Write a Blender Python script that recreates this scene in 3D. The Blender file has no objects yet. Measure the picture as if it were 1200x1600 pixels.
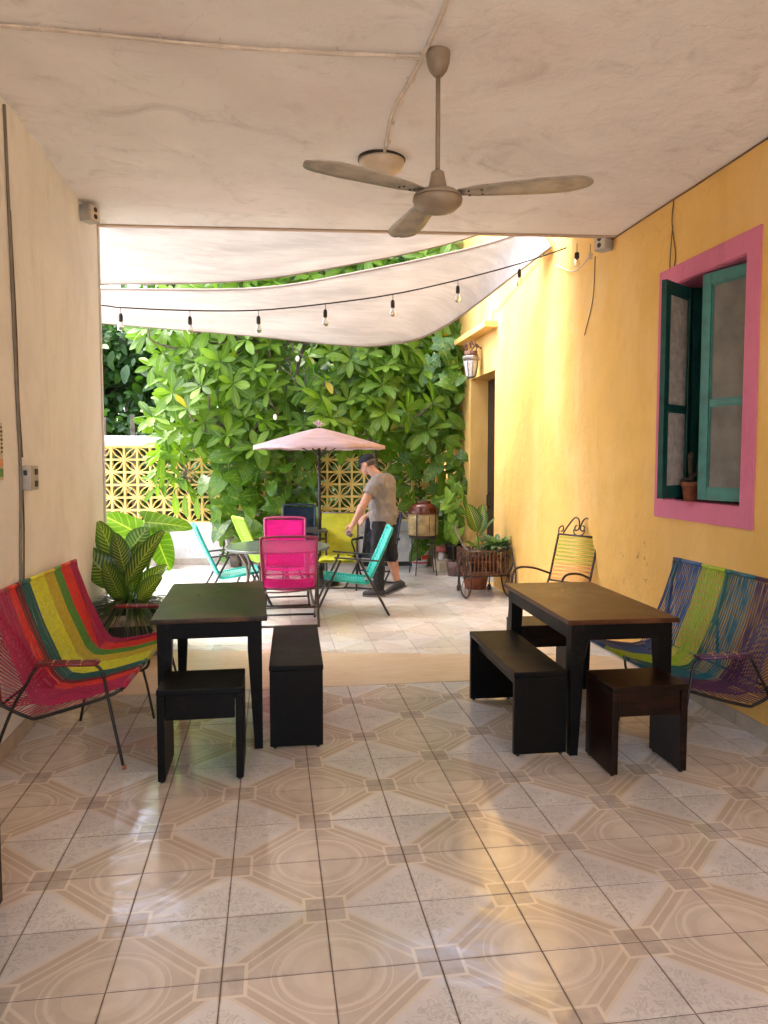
import bpy, bmesh, math, random
import numpy as np
from mathutils import Vector, Matrix, noise as mnoise
random.seed(7)
R = math.radians
C = bpy.context.scene.collection
SC = bpy.context.scene

# ------------------------------------------------------------------ camera, sky, sun, exposure
cam_d = bpy.data.cameras.new('camera')
cam = bpy.data.objects.new('camera', cam_d); C.objects.link(cam)
cam.location = (0, 0, 1.6)
cam.rotation_euler = (R(90 - 3.814), 0, R(-8.279))
cam_d.sensor_fit = 'VERTICAL'; cam_d.sensor_height = 32.0; cam_d.lens = 32.0 * 1200 / 1600
cam_d.clip_start = 0.05; cam_d.clip_end = 500
SC.camera = cam

SUN_EL, SUN_AZ = 58, 292      # degrees; azimuth of the sun seen from the scene, clockwise from +Y
SKY, SUNP, EXPO = 0.15, 0.65, 2.95
world = bpy.data.worlds.new('World'); SC.world = world; world.use_nodes = True
nt = world.node_tree; nt.nodes.clear()
wo = nt.nodes.new('ShaderNodeOutputWorld'); bg = nt.nodes.new('ShaderNodeBackground')
sky = nt.nodes.new('ShaderNodeTexSky'); sky.sky_type = 'NISHITA'; sky.sun_disc = False
sky.sun_elevation = R(SUN_EL); sky.sun_rotation = R(SUN_AZ)
sky.air_density = 1.0; sky.dust_density = 4.0; sky.ozone_density = 1.0
hs = nt.nodes.new('ShaderNodeHueSaturation'); hs.inputs['Saturation'].default_value = 0.85; hs.inputs['Value'].default_value = 1.15
nt.links.new(sky.outputs[0], hs.inputs['Color']); nt.links.new(hs.outputs[0], bg.inputs[0])
bg.inputs[1].default_value = SKY; nt.links.new(bg.outputs[0], wo.inputs[0])
sd = bpy.data.lights.new('sun', 'SUN'); sun = bpy.data.objects.new('sun', sd); C.objects.link(sun)
sd.energy = SUNP; sd.angle = R(35); sd.color = (1.0, .985, .97)
sdir = Vector((math.sin(R(SUN_AZ)) * math.cos(R(SUN_EL)), math.cos(R(SUN_AZ)) * math.cos(R(SUN_EL)), math.sin(R(SUN_EL))))
sun.rotation_euler = sdir.to_track_quat('Z', 'Y').to_euler(); sun.location = (0, 0, 12)
SC.view_settings.view_transform = 'Standard'; SC.view_settings.look = 'None'
SC.view_settings.exposure = EXPO; SC.view_settings.gamma = 1; SC.view_settings.use_curve_mapping = False
SC.render.engine = 'CYCLES'
SC.cycles.max_bounces = 10; SC.cycles.diffuse_bounces = 7; SC.cycles.glossy_bounces = 4
SC.cycles.transmission_bounces = 6; SC.cycles.transparent_max_bounces = 10
SC.cycles.use_denoising = True; SC.cycles.caustics_reflective = False; SC.cycles.caustics_refractive = False
SC.cycles.sample_clamp_indirect = 6

# ------------------------------------------------------------------ node helpers
class V:
    """a socket (or a number) that can be computed with"""
    def __init__(s, t, k): s.t, s.k = t, k
    def _m(s, op, *a):
        n = s.t.nodes.new('ShaderNodeMath'); n.operation = op
        for i, q in enumerate((s,) + a):
            if isinstance(q, V): s.t.links.new(q.k, n.inputs[i])
            else: n.inputs[i].default_value = q
        return V(s.t, n.outputs[0])
    def __add__(s, o): return s._m('ADD', o)
    def __sub__(s, o): return s._m('SUBTRACT', o)
    def __mul__(s, o): return s._m('MULTIPLY', o)
    def __truediv__(s, o): return s._m('DIVIDE', o)
    def rsub(s, o): return (s * -1) + o
    def abs(s): return s._m('ABSOLUTE')
    def floor(s): return s._m('FLOOR')
    def frac(s): return s._m('FRACT')
    def mod2(s): return (s * .5).frac() * 2
    def gt(s, o): return s._m('GREATER_THAN', o)
    def lt(s, o): return s._m('LESS_THAN', o)
    def sin(s): return s._m('SINE')
    def sqrt(s): return s._m('SQRT')
    def pw(s, o): return s._m('POWER', o)
    def mx(s, o): return s._m('MAXIMUM', o)
    def mn(s, o): return s._m('MINIMUM', o)
    def mix(s, o, f):            # s*(1-f)+o*f
        return s + (o - s) * f if isinstance(o, V) else s + (s * -1 + o) * f
    def ss(s, a, b):             # smooth step
        n = s.t.nodes.new('ShaderNodeMapRange'); n.interpolation_type = 'SMOOTHSTEP'
        s.t.links.new(s.k, n.inputs[0]); n.inputs[1].default_value = a; n.inputs[2].default_value = b
        return V(s.t, n.outputs[0])
def newmat(name, rough=.6, spec=.5, coat=0, metal=0):
    m = bpy.data.materials.new(name); m.use_nodes = True
    t = m.node_tree; p = t.nodes['Principled BSDF']
    p.inputs['Roughness'].default_value = rough; p.inputs['Specular IOR Level'].default_value = spec
    p.inputs['Coat Weight'].default_value = coat; p.inputs['Metallic'].default_value = metal
    return m, t, p
def coords(t, kind='Object'):
    if kind == 'World': return t.nodes.new('ShaderNodeNewGeometry').outputs['Position']
    return t.nodes.new('ShaderNodeTexCoord').outputs[kind]
def nz(t, co, scale, detail=4, rough=.55, dist=0, vec=None):
    n = t.nodes.new('ShaderNodeTexNoise'); n.inputs['Scale'].default_value = scale
    n.inputs['Detail'].default_value = detail; n.inputs['Roughness'].default_value = rough; n.inputs['Distortion'].default_value = dist
    if vec is not None:
        mp = t.nodes.new('ShaderNodeMapping'); mp.inputs['Scale'].default_value = vec
        t.links.new(co, mp.inputs[0]); co = mp.outputs[0]
    t.links.new(co, n.inputs[0]); return V(t, n.outputs['Fac'])
def sep(t, co):
    n = t.nodes.new('ShaderNodeSeparateXYZ'); t.links.new(co, n.inputs[0]); return [V(t, o) for o in n.outputs]
def comb(t, x, y, z=0):
    n = t.nodes.new('ShaderNodeCombineXYZ')
    for i, q in enumerate((x, y, z)):
        if isinstance(q, V): t.links.new(q.k, n.inputs[i])
        else: n.inputs[i].default_value = q
    return n.outputs[0]
def cmix(t, f, a, b, mode='MIX'):
    n = t.nodes.new('ShaderNodeMix'); n.data_type = 'RGBA'; n.blend_type = mode
    if isinstance(f, V): t.links.new(f.k, n.inputs[0])
    else: n.inputs[0].default_value = f
    for q, i in ((a, 6), (b, 7)):
        if isinstance(q, tuple): n.inputs[i].default_value = (*q, 1)
        else: t.links.new(q, n.inputs[i])
    return n.outputs[2]
def bump(t, p, h, strength=.3, dist=.01):
    b = t.nodes.new('ShaderNodeBump'); b.inputs['Strength'].default_value = strength; b.inputs['Distance'].default_value = dist
    t.links.new(h.k, b.inputs['Height']); t.links.new(b.outputs[0], p.inputs['Normal'])
def objrand(t): return V(t, t.nodes.new('ShaderNodeObjectInfo').outputs['Random'])

def plain(name, col, rough=.6, var=.15, scale=6, bmp=0, bscale=60, kind='Object', metal=0, coat=0, spec=.5, rv=0.0):
    """one-colour material with a little tone variation, wear and relief"""
    m, t, p = newmat(name, rough, spec, coat, metal)
    co = coords(t, kind); n = nz(t, co, scale, 5, .6)
    d = tuple(c * (1 - var * 1.3) for c in col); l = tuple(min(1, c * (1 + var)) for c in col)
    c = cmix(t, n.ss(.3, .7), d, l)
    if rv:
        c = cmix(t, (objrand(t) - .5).abs() * rv * 2, c, tuple(q * .55 for q in col))
    t.links.new(c, p.inputs['Base Color'])
    r = nz(t, co, scale * 3, 3)
    rr = r * (rough * .5) + rough * .75; t.links.new(rr.k, p.inputs['Roughness'])
    if bmp: bump(t, p, nz(t, co, bscale, 4), bmp, .004)
    return m

# ---- tiles: printed quarter pattern, laid so that four make an octagon
TX, TY, X0, Y0 = .343, .338, .173, 2.65
def tile_mat(pale=0):
    m, t, p = newmat('lit glazed tile' if pale else 'glazed tile', .2, .65)
    co = coords(t, 'World'); x, y, z = sep(t, co)
    u = (x - X0) / TX; v = (y - Y0) / TY
    i, j = u.floor(), v.floor(); fu, fv = u - i, v - j
    odd = ((i + j) * .5).frac().gt(.25)
    a = fu.mix(fu.rsub(1), odd)                       # small squares at (0,0) and (1,1)
    jo = (j * .5).frac().gt(.25)
    b = fv
    a2 = a.mix(b, jo.rsub(1)); b2 = b.mix(a, jo.rsub(1))   # the ring corner is always (1,0)
    w = nz(t, co, 9, 3) * .03 - .015
    d = (a2 - b2) * .7071 + w * .4                    # >0 ring side, <0 scroll side
    ad = d.abs()
    sq = a2.mx(b2); sq2 = a2.mn(b2)
    small = sq.lt(.2).mx(sq2.gt(.8))
    smallb = sq.lt(.235).mx(sq2.gt(.765))
    n1 = nz(t, co, 3.2, 6, .65); n2 = nz(t, co, 22, 5, .7); n3 = nz(t, co, 5, 4, .6, 1.5, (1, .35, 1))
    # ring side
    rx = a2.rsub(1); rr = (rx * rx + b2 * b2).sqrt() + w
    rad = rr * 24 + n3 * 4.5
    bands = (rad.sin() * .5 + .5).ss(.35, .95) * n3.ss(.3, .6) * .6
    core = rr.lt(.36)
    ringc = cmix(t, n1.ss(.3, .7), (.55, .47, .385), (.66, .585, .50))
    ringc = cmix(t, bands * rr.lt(.47), ringc, (.76, .67, .56))
    ringc = cmix(t, (rr - .485).abs().lt(.018).mx((rr - .56).abs().lt(.007)) * .75, ringc, (.76, .69, .60))
    ringc = cmix(t, core * .45, ringc, (.72, .65, .56))
    # scroll side: mirrored ornament round the corner (0,1)
    vx, vy = a2, b2.rsub(1)
    wv = t.nodes.new('ShaderNodeTexNoise'); wv.inputs['Scale'].default_value = 6.5; wv.inputs['Detail'].default_value = 2.5; wv.inputs['Distortion'].default_value = 1.4
    t.links.new(comb(t, vx + 3.1, vy + 1.7), wv.inputs[0])
    sc = V(t, wv.outputs['Fac']); sr = (vx * vx + vy * vy).sqrt()
    orn = (sc * 38).sin().ss(.1, .6) * sr.lt(.66) * d.lt(-.2) * sr.gt(.1)
    orn = orn * n2.ss(.25, .55)
    scr = cmix(t, n1.ss(.3, .72), (.66, .64, .625), (.77, .75, .73))
    scr = cmix(t, orn * .42, scr, (.36, .345, .33))
    side = d.gt(0)
    c = cmix(t, side, scr, ringc)
    c = cmix(t, ad.lt(.115), c, (.56, .475, .39))
    c = cmix(t, (ad - .1).abs().lt(.018).mx(ad.lt(.012)) * .75, c, (.76, .69, .59))
    c = cmix(t, smallb, c, (.77, .69, .58))
    sqc = cmix(t, n2.ss(.3, .7), (.46, .40, .345), (.56, .49, .425))
    c = cmix(t, small, c, sqc)
    # marbling, veining and use
    c = cmix(t, n3.ss(.45, .75) * .35, c, (.76, .70, .63))
    c = cmix(t, nz(t, co, 1.1, 5, .6).ss(.42, .72) * .35, c, (.40, .33, .28))
    c = cmix(t, nz(t, co, 55, 2, .5).ss(.72, .78) * .35, c, (.2, .15, .11))
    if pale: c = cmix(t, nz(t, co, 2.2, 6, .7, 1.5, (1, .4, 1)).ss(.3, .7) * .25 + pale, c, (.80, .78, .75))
    ed_ = (fu - .5).abs().mx((fv - .5).abs())
    c = cmix(t, ed_.ss(.47, .5) * nz(t, co, 8, 5, .7).ss(.35, .6) * .5, c, (.25, .19, .15))
    tone = objrand(t) * .20 + .84
    tn = t.nodes.new('ShaderNodeCombineColor')
    for k in range(3): t.links.new(tone.k, tn.inputs[k])
    c = cmix(t, 1.0, c, tn.outputs[0], 'MULTIPLY')
    t.links.new(c, p.inputs['Base Color'])
    ro = nz(t, co, 4.5, 6, .7).ss(.25, .8) * .13 + .05 + orn * .05
    t.links.new(ro.k, p.inputs['Roughness'])
    bump(t, p, nz(t, co, 5, 2) * 1.3 + nz(t, co, 45, 3) * .10 + orn * -.04, .42, .006)
    return m

def plaster(name, col, dark, grime=.5, patch=None, streak=0, spot=None):
    m, t, p = newmat(name, .85, .25)
    co = coords(t, 'World')
    c = cmix(t, nz(t, co, .9, 6, .62, .6).ss(.32, .68), col, tuple(q * .88 for q in col))
    c = cmix(t, nz(t, co, 2.3, 8, .72, 1.2, (1, 1, .6)).ss(.5, .78) * grime, c, dark)
    if patch:
        c = cmix(t, nz(t, co, .55, 3, .5, .3).ss(.5, .68) * .5, c, patch)
        c = cmix(t, nz(t, co, 3.2, 9, .78, .8, (.30, 1.3, 1)).ss(.54, .70) * nz(t, co, .7, 3).ss(.42, .62) * .42, c, tuple(q * .55 for q in dark))
        c = cmix(t, nz(t, co, 14, 6, .8, .3, (.5, 1.2, 1)).ss(.60, .74) * .30, c, dark)
    if streak:
        c = cmix(t, nz(t, co, 3.5, 6, .65, .3, (1, 1, .12)).ss(.5, .75) * streak, c, dark)
    c = cmix(t, nz(t, co, 30, 3, .6).ss(.74, .80) * .6, c, tuple(q * .6 for q in dark))
    t.links.new(c, p.inputs['Base Color'])
    if spot:
        gx = t.nodes.new('ShaderNodeVectorMath'); gx.operation = 'DISTANCE'; t.links.new(co, gx.inputs[0]); gx.inputs[1].default_value = spot
        near = V(t, gx.outputs['Value']).ss(.42, .05)
        fl_ = nz(t, co, 16, 5, .7, .5).ss(.60, .64) * near
        c = cmix(t, fl_ * .8, c, (.28, .17, .06)); x_, y_, z_ = sep(t, co)
        low = z_.ss(.9, .0) * nz(t, co, 5, 7, .75).ss(.5, .66)
        c = cmix(t, low * .7, c, (.46, .25, .08))
        c = cmix(t, nz(t, co, 1.7, 4, .55, .4, (1, 1, .5)).ss(.45, .7) * .42, c, (.84, .58, .27))
        c = cmix(t, nz(t, co, 6, 8, .8, 1.0).ss(.58, .66) * .22, c, (.60, .33, .07))
    t.links.new(c, p.inputs['Base Color'])
    cr = t.nodes.new('ShaderNodeTexVoronoi'); cr.feature = 'DISTANCE_TO_EDGE'; cr.inputs['Scale'].default_value = .6
    wv_ = t.nodes.new('ShaderNodeMapping'); t.links.new(co, wv_.inputs[0])
    nn_ = t.nodes.new('ShaderNodeTexNoise'); nn_.inputs['Scale'].default_value = 3; nn_.inputs['Detail'].default_value = 6; t.links.new(co, nn_.inputs[0])
    va = t.nodes.new('ShaderNodeVectorMath'); va.operation = 'MULTIPLY_ADD'; t.links.new(nn_.outputs['Color'], va.inputs[0]); va.inputs[1].default_value = (.7, .7, .7); t.links.new(co, va.inputs[2]); t.links.new(va.outputs[0], cr.inputs['Vector'])
    crack = V(t, cr.outputs['Distance']).lt(.0016) * nz(t, co, .8, 2).gt(.60)
    c2 = cmix(t, crack * .16, c, tuple(q * .45 for q in dark)); t.links.new(c2, p.inputs['Base Color'])
    bump(t, p, nz(t, co, 2.2, 3) * 2.4 + nz(t, co, 9, 4, .6, .6, (1, 1, .6)) * .9 + nz(t, co, 40, 6, .75) * .4 + crack * -.4, .8, .012)
    return m

def wood_black(name, base=(.012, .009, .008), tint=(.05, .028, .016), rough=.3, warm=.5, spec=.4):
    m, t, p = newmat(name, rough, spec)
    co = coords(t, 'Object')
    g = nz(t, co, 5, 6, .65, .6, (8, 1, 8)); w = nz(t, co, 2.2, 5, .6, .4)
    c = cmix(t, g.ss(.35, .7) * warm, base, tint)
    c = cmix(t, w.ss(.48, .66) * (.6 if tint[0] > .04 else .3), c, tuple(q * 1.8 for q in tint))
    ge = t.nodes.new('ShaderNodeNewGeometry'); pt = V(t, ge.outputs['Pointiness'])
    c = cmix(t, pt.ss(.56, .66) * nz(t, co, 14, 5, .7).ss(.45, .62) * .4, c, tuple(min(.3, q * 2.5 + .012) for q in tint))
    nx_, ny_, nz_ = sep(t, ge.outputs['Normal'])
    c = cmix(t, nz_.gt(.9) * nz(t, co, 3, 7, .75).ss(.5, .75) * .06, c, (.28, .25, .21))
    sc_ = nz(t, co, 3, 2, .5, 1.5, (60, 2, 1)).ss(.70, .74) * nz(t, co, 2, 2).ss(.5, .6)
    c = cmix(t, sc_ * .10, c, (.16, .13, .10))
    t.links.new(c, p.inputs['Base Color'])
    ro = w.ss(.2, .8) * .14 + rough * .85 + g * .08; t.links.new(ro.k, p.inputs['Roughness'])
    bump(t, p, g + nz(t, co, 60, 3) * .3, .22, .003)
    return m

def leaf_mat(name, dark, light, vein=None, var=None, veins=10, trans=.35, yellow=None, rough=.46, blotch=None):
    """vein: colour of ribs; var: colour of variegation between the ribs"""
    m, t, p = newmat(name, rough, .5)
    uv = coords(t, 'UV'); u, v, _ = sep(t, uv)
    at = t.nodes.new('ShaderNodeAttribute'); at.attribute_name = 'tint'
    rnd = (V(t, at.outputs['Fac']) + objrand(t)).frac()
    cu = (u - .5).abs() * 2
    co = coords(t, 'World'); n = nz(t, co, 5, 3)
    c = cmix(t, (rnd * .7 + n * .6 - .15).ss(0, 1), dark, light)
    if yellow: c = cmix(t, rnd.gt(.993), c, yellow)
    ph = (v * veins - cu * (veins * .22) + n * .5 + rnd * .8) * 6.283
    rib = ph.sin().ss(.80, .98)
    if var:
        vn = nz(t, comb(t, cu * 2.2, v * 9, rnd * 20), 2.4, 4, .7)
        mask = (ph.sin() * .5 + .5).ss(.42, .72) * (cu * -1.15 + 1.12 + vn * .55 - .3).ss(.15, .5)
        c = cmix(t, mask * .52, c, var)
    if blotch:
        bn = nz(t, comb(t, cu * 1.5 + 0, v * 3, rnd * 30), 1.6, 3, .6)
        c = cmix(t, bn.ss(.56, .70) * .8, c, blotch)
    if vein:
        c = cmix(t, rib * .45, c, vein)
        c = cmix(t, cu.lt(.055), c, vein)
    t.links.new(c, p.inputs['Base Color'])
    bump(t, p, rib * -.6 + cu.ss(0, .12) * 1.0, .35, .006)
    tr = t.nodes.new('ShaderNodeBsdfTranslucent'); tc = cmix(t, 1.0, c, (1.6, 1.9, .5), 'MULTIPLY')
    t.links.new(tc, tr.inputs[0])
    mx = t.nodes.new('ShaderNodeMixShader'); mx.inputs[0].default_value = trans
    out = t.nodes['Material Output']
    t.links.new(p.outputs[0], mx.inputs[1]); t.links.new(tr.outputs[0], mx.inputs[2]); t.links.new(mx.outputs[0], out.inputs[0])
    return m

def cloth_mat(name, col, trans=.5, rough=.9, scale=9, var=.12, weave=0, holes=0.0, stain=None, vec=(1, 3, 1), streaks=0):
    m, t, p = newmat(name, rough, .1)
    co = coords(t, 'Object'); n = nz(t, co, scale * .3, 6, .65, .5, vec)
    c = cmix(t, n.ss(.3, .7), tuple(q * (1 - var) for q in col), tuple(min(1, q * (1 + var * .6)) for q in col))
    if streaks:
        st = nz(t, co, 5, 7, .72, .9, (.5, 4.5, 1)) * .6 + nz(t, co, 1.1, 4, .6, .6, (.6, 2.0, 1)) * .4
        c = cmix(t, st.ss(.42, .60) * streaks, c, tuple(q * .62 for q in col))
    if stain: c = cmix(t, nz(t, co, 1.3, 6, .7).ss(.5, .75) * .6, c, stain)
    t.links.new(c, p.inputs['Base Color'])
    bump(t, p, n * 2 + nz(t, co, 220, 2) * .3, .25, .01)
    tr = t.nodes.new('ShaderNodeBsdfTranslucent'); t.links.new(c, tr.inputs[0])
    mx = t.nodes.new('ShaderNodeMixShader'); mx.inputs[0].default_value = trans
    out = t.nodes['Material Output']
    t.links.new(p.outputs[0], mx.inputs[1]); t.links.new(tr.outputs[0], mx.inputs[2])
    last = mx.outputs[0]
    if holes:      # open mesh weave: threads finer than a pixel, so an even share of see-through
        th = t.nodes.new('ShaderNodeBsdfTransparent'); m2 = t.nodes.new('ShaderNodeMixShader')
        x, y, z = sep(t, co)
        wv = (((x * 380).sin() * .5 + .5) * ((y * 300 + z * 300).sin() * .5 + .5)).ss(.15, .5)
        f = wv * .0 + nz(t, co, 3, 2) * .1 + holes * .8; t.links.new(f.k, m2.inputs[0])
        t.links.new(last, m2.inputs[1]); t.links.new(th.outputs[0], m2.inputs[2]); last = m2.outputs[0]
    t.links.new(last, out.inputs[0])
    return m

M = {}
M['tile'] = tile_mat(); M['tile_lit'] = tile_mat(.36)  # second one: same tile paled, courtyard brightness put into the colour
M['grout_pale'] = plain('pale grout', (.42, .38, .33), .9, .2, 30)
M['grout'] = plain('grout', (.13, .095, .075), .9, .2, 30)
M['travertine'] = None
def trav():
    m, t, p = newmat('travertine band', .28, .5); co = coords(t, 'World')
    n = nz(t, co, 1.6, 7, .7, 2.0, (1, 4.5, 1)); c = cmix(t, n.ss(.3, .7), (.62, .48, .33), (.70, .58, .43))
    c = cmix(t, nz(t, co, 2.6, 8, .75, 2.4, (.7, 3.5, 1)).ss(.52, .68) * .55, c, (.47, .32, .19))
    c = cmix(t, nz(t, co, 7, 5, .7, 1, (.5, 4, 1)).ss(.6, .75) * .4, c, (.78, .68, .52))
    t.links.new(c, p.inputs['Base Color']); bump(t, p, n, .1, .004); return m
M['travertine'] = trav()
M['white_wall'] = plaster('white plaster', (.86, .85, .84), (.60, .56, .52), .45, None, .3)
M['ceiling'] = plaster('ceiling plaster', (.84, .82, .81), (.48, .445, .43), .75, (.70, .61, .59))
M['edge'] = plaster('roof edge', (.50, .38, .29), (.3, .22, .16), .4)
M['yellow'] = plaster('yellow plaster', (.80, .485, .14), (.66, .36, .08), .5, None, .3, (2.78, 5.55, .82))
M['pink'] = plaster('pink plaster', (.68, .20, .31), (.46, .12, .19), .7, None, .5)
M['back_white'] = plaster('courtyard white wall', (.76, .73, .70), (.42, .39, .36), .4, None, .4)
M['block'] = plain('yellow breeze block paint', (.80, .60, .20), .8, .18, 3, .3, 60, rv=.0, kind='World')
M['skirt'] = plain('skirting tile glaze', (.50, .42, .34), .35, .15, 8, rv=.6)
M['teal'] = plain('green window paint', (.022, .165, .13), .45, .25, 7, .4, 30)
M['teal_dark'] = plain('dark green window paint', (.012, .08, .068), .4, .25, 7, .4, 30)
M['glass_obscure'] = plain('obscure glass', (.34, .27, .225), .32, .12, 5, .9, 55)
M['glass_obscure'] = None
M['screen'] = plain('insect screen', (.17, .16, .135), .75, .25, 3, .6, 300)
M['black'] = plain('black paint', (.006, .006, .006), .5, .3, 5)
M['interior'] = plain('dark interior', (.02, .018, .016), .9, .3, 2)  # near-black walls: the darkness of the unlit rooms is put into the colour
M['fan'] = plain('fan cream enamel', (.26, .205, .15), .42, .12, 9, .05, 30)
M['fan_blade'] = plain('fan blade enamel', (.36, .32, .27), .38, .28, 9, .08, 30)
M['cream'] = plain('cream plastic', (.60, .50, .38), .4, .08, 6)
M['pvc'] = plain('white conduit', (.62, .54, .46), .5, .12, 12)
M['wire'] = plain('brown wire', (.10, .06, .035), .6, .3, 12)
M['grey_box'] = plain('grey plastic', (.42, .40, .37), .5, .12, 12)
M['dark'] = plain('dark plastic', (.02, .018, .016), .5, .2, 10)
M['table'] = wood_black('dark varnished table top', (.020, .014, .009), (.095, .050, .026), .25, .5, .16)
M['tabletop_reflect'] = wood_black('table top with painted sheen', (.06, .020, .009), (.08, .032, .013), .25, .5, .16)  # same dark wood, with the yellow wall's warm reflection painted into its colour
M['ebony'] = wood_black('black stained wood', (.0025, .002, .0019), (.006, .004, .003), .42, .6, .12)
M['mahogany'] = wood_black('red brown stained wood', (.006, .0025, .0015), (.03, .009, .004), .34, .7, .16)
M['iron'] = plain('black tube steel', (.008, .008, .008), .4, .3, 20)
M['iron_brown'] = plain('brown wrought iron', (.04, .02, .015), .45, .35, 25, .3, 90)
M['steel_grey'] = plain('charcoal tube steel', (.035, .031, .028), .4, .25, 20)
M['table_grey'] = plain('grey table top', (.10, .125, .11), .22, .15, 4)
M['table_frame'] = plain('taupe metal', (.20, .17, .14), .5, .15, 8)
M['terracotta'] = plain('terracotta', (.36, .12, .055), .8, .25, 14, .3, 60)
M['brown_pot'] = plain('brown glazed pot', (.12, .065, .05), .4, .25, 12)
M['pot_band'] = plain('cream pot ornament', (.55, .48, .42), .6, .2, 12)
M['soil'] = plain('soil', (.04, .025, .015), .95, .4, 30, .8, 40)
M['crate'] = plain('weathered planter wood', (.36, .28, .21), .75, .35, 12, .5, 40)
M['bark'] = plain('grey bark', (.17, .14, .11), .85, .35, 14, .6, 40)
M['bark_dark'] = plain('dark bark', (.06, .045, .03), .9, .35, 14, .6, 40)
M['pole'] = plain('umbrella pole', (.03, .022, .018), .4, .2, 10)
M['bulb'] = None
def glassmat():
    m = bpy.data.materials.new('bulb glass'); m.use_nodes = True; t = m.node_tree; p = t.nodes['Principled BSDF']
    p.inputs['Base Color'].default_value = (.9, .88, .82, 1); p.inputs['Transmission Weight'].default_value = .85
    p.inputs['Roughness'].default_value = .08; p.inputs['IOR'].default_value = 1.2; return m
M['bulb'] = glassmat()
M['clay'] = plain('brown glazed clay', (.105, .025, .012), .22, .3, 10)
M['reed'] = plain('tan lamp panel', (.40, .29, .13), .6, .3, 9)
M['bucket'] = plain('white bucket', (.75, .75, .76), .4, .05, 8)
M['red'] = plain('red print', (.55, .02, .05), .5, .1, 8)
M['lime'] = plain('lime print', (.45, .62, .03), .5, .1, 8)
M['mush_red'] = plain('faded red paint', (.42, .11, .08), .7, .25, 14)
M['concrete'] = plain('pale concrete', (.50, .47, .43), .85, .15, 6, .4, 40)
M['grass_green'] = plain('green paint', (.05, .14, .04), .8, .25, 14)
M['shirt'] = plain('taupe t-shirt', (.235, .21, .195), .95, .10, 5, .5, 12)
M['shorts'] = plain('charcoal shorts', (.014, .015, .018), .9, .2, 8, .3, 20)
M['cap'] = plain('black cap', (.012, .014, .02), .85, .2, 10)
M['skin'] = plain('skin', (.50, .255, .17), .5, .12, 9)
M['hair'] = plain('short grey hair', (.12, .09, .075), .9, .3, 80)
M['shoe'] = plain('grey shoe', (.05, .045, .045), .8, .3, 30, .3, 80)
M['sole'] = plain('shoe sole', (.16, .14, .13), .8, .1, 10)
M['cloth_blue'] = plain('grey blue cloth', (.13, .13, .17), .9, .2, 30)
M['metal_lamp'] = plain('pewter', (.30, .27, .24), .45, .2, 30, metal=.6)
M['frosted'] = plain('frosted glass', (.55, .52, .47), .35, .1, 20)
M['rust'] = plain('rusty iron', (.14, .06, .035), .8, .4, 30, .4, 60)
M['fence'] = plain('weathered fence wood', (.16, .13, .10), .85, .35, 10)
M['bluewhite'] = plain('pale wall paint', (.62, .64, .66), .8, .1, 3)
M['ground'] = plain('pale paving', (.42, .39, .35), .95, .3, 2, kind='World')  # unseen ground, made pale so it bounces light in under the roof
M['sail'] = cloth_mat('shade cloth', (.67, .64, .61), .33, .95, 5, .10, vec=(1, 3.2, 1), streaks=.32)
M['sail_hem'] = cloth_mat('shade cloth hem', (.38, .31, .26), .25, .95, 5)
M['umbrella'] = cloth_mat('faded pink canvas', (.74, .56, .585), .27, .9, 8, .12, stain=(.60, .38, .37))
M['glass_obscure'] = cloth_mat('obscure glass', (.56, .52, .48), .6, .3, 60, .25)
M['pink_mesh'] = cloth_mat('magenta mesh', (.62, .03, .22), .4, .8, 10, .15, holes=.62)
M['pink_seat'] = cloth_mat('magenta mesh seat', (.86, .03, .34), .4, .8, 10, .2)
M['pink_frame'] = plain('crimson powder coat', (.22, .012, .045), .35, .1, 10)
M['pink_frame2'] = plain('rose powder coat', (.46, .06, .17), .35, .1, 10)
M['navy'] = cloth_mat('navy mesh', (.012, .02, .05), .2, .8, 10, .2, holes=.3)
M['navy_frame'] = plain('navy powder coat', (.012, .02, .05), .4, .1, 10)
M['yel_pad'] = cloth_mat('lime yellow padding', (.58, .60, .06), .15, .9, 14, .25)
M['turq'] = plain('turquoise cord', (.02, .43, .36), .42, .15, 30)
M['turq_pale'] = plain('pale turquoise cord', (.22, .55, .45), .42, .15, 30)
M['green_cord'] = plain('lime green cord', (.30, .56, .03), .42, .15, 30)
for k, c in dict(magenta=(.42, .012, .075), red=(.74, .035, .02), orange=(.80, .13, .03), yellow=(.70, .68, .035), mustard=(.58, .44, .03),
                 green=(.10, .28, .035), teal=(.012, .115, .095), maroon=(.17, .012, .02), blue=(.04, .10, .26), lime=(.38, .50, .02),
                 petrol=(.012, .12, .16), purple=(.065, .018, .06), peach=(.75, .32, .12), navyc=(.03, .05, .15)).items():
    M['c_' + k] = plain('cord ' + k, c, .38, .12, 40)
M['lf_frangi'] = leaf_mat('frangipani leaf', (.045, .115, .012), (.20, .335, .025), (.28, .38, .07), None, 14, .40, (.55, .42, .04))
M['lf_dark'] = leaf_mat('dark green leaf', (.018, .055, .010), (.075, .17, .026), None, None, 8, .28)  # dark green foliage of the trees and bushes beyond the wall
M['lf_pothos'] = leaf_mat('pothos leaf', (.035, .10, .010), (.13, .26, .02), (.16, .26, .05), None, 5, .3, (.48, .44, .06), .33, (.40, .44, .06))
M['lf_dieff'] = leaf_mat('dieffenbachia leaf', (.018, .065, .008), (.05, .13, .012), (.30, .38, .09), (.42, .46, .07), 13, .3, None, .3)
M['lf_big'] = leaf_mat('elephant ear leaf', (.07, .17, .015), (.14, .26, .02), (.34, .42, .12), None, 8, .45)
M['lf_grass'] = leaf_mat('spider plant blade', (.02, .05, .010), (.10, .15, .035), None, None, 3, .25)
M['lf_bright'] = leaf_mat('bright leaf', (.10, .22, .02), (.22, .38, .03), (.35, .45, .1), None, 8, .4)
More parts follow.
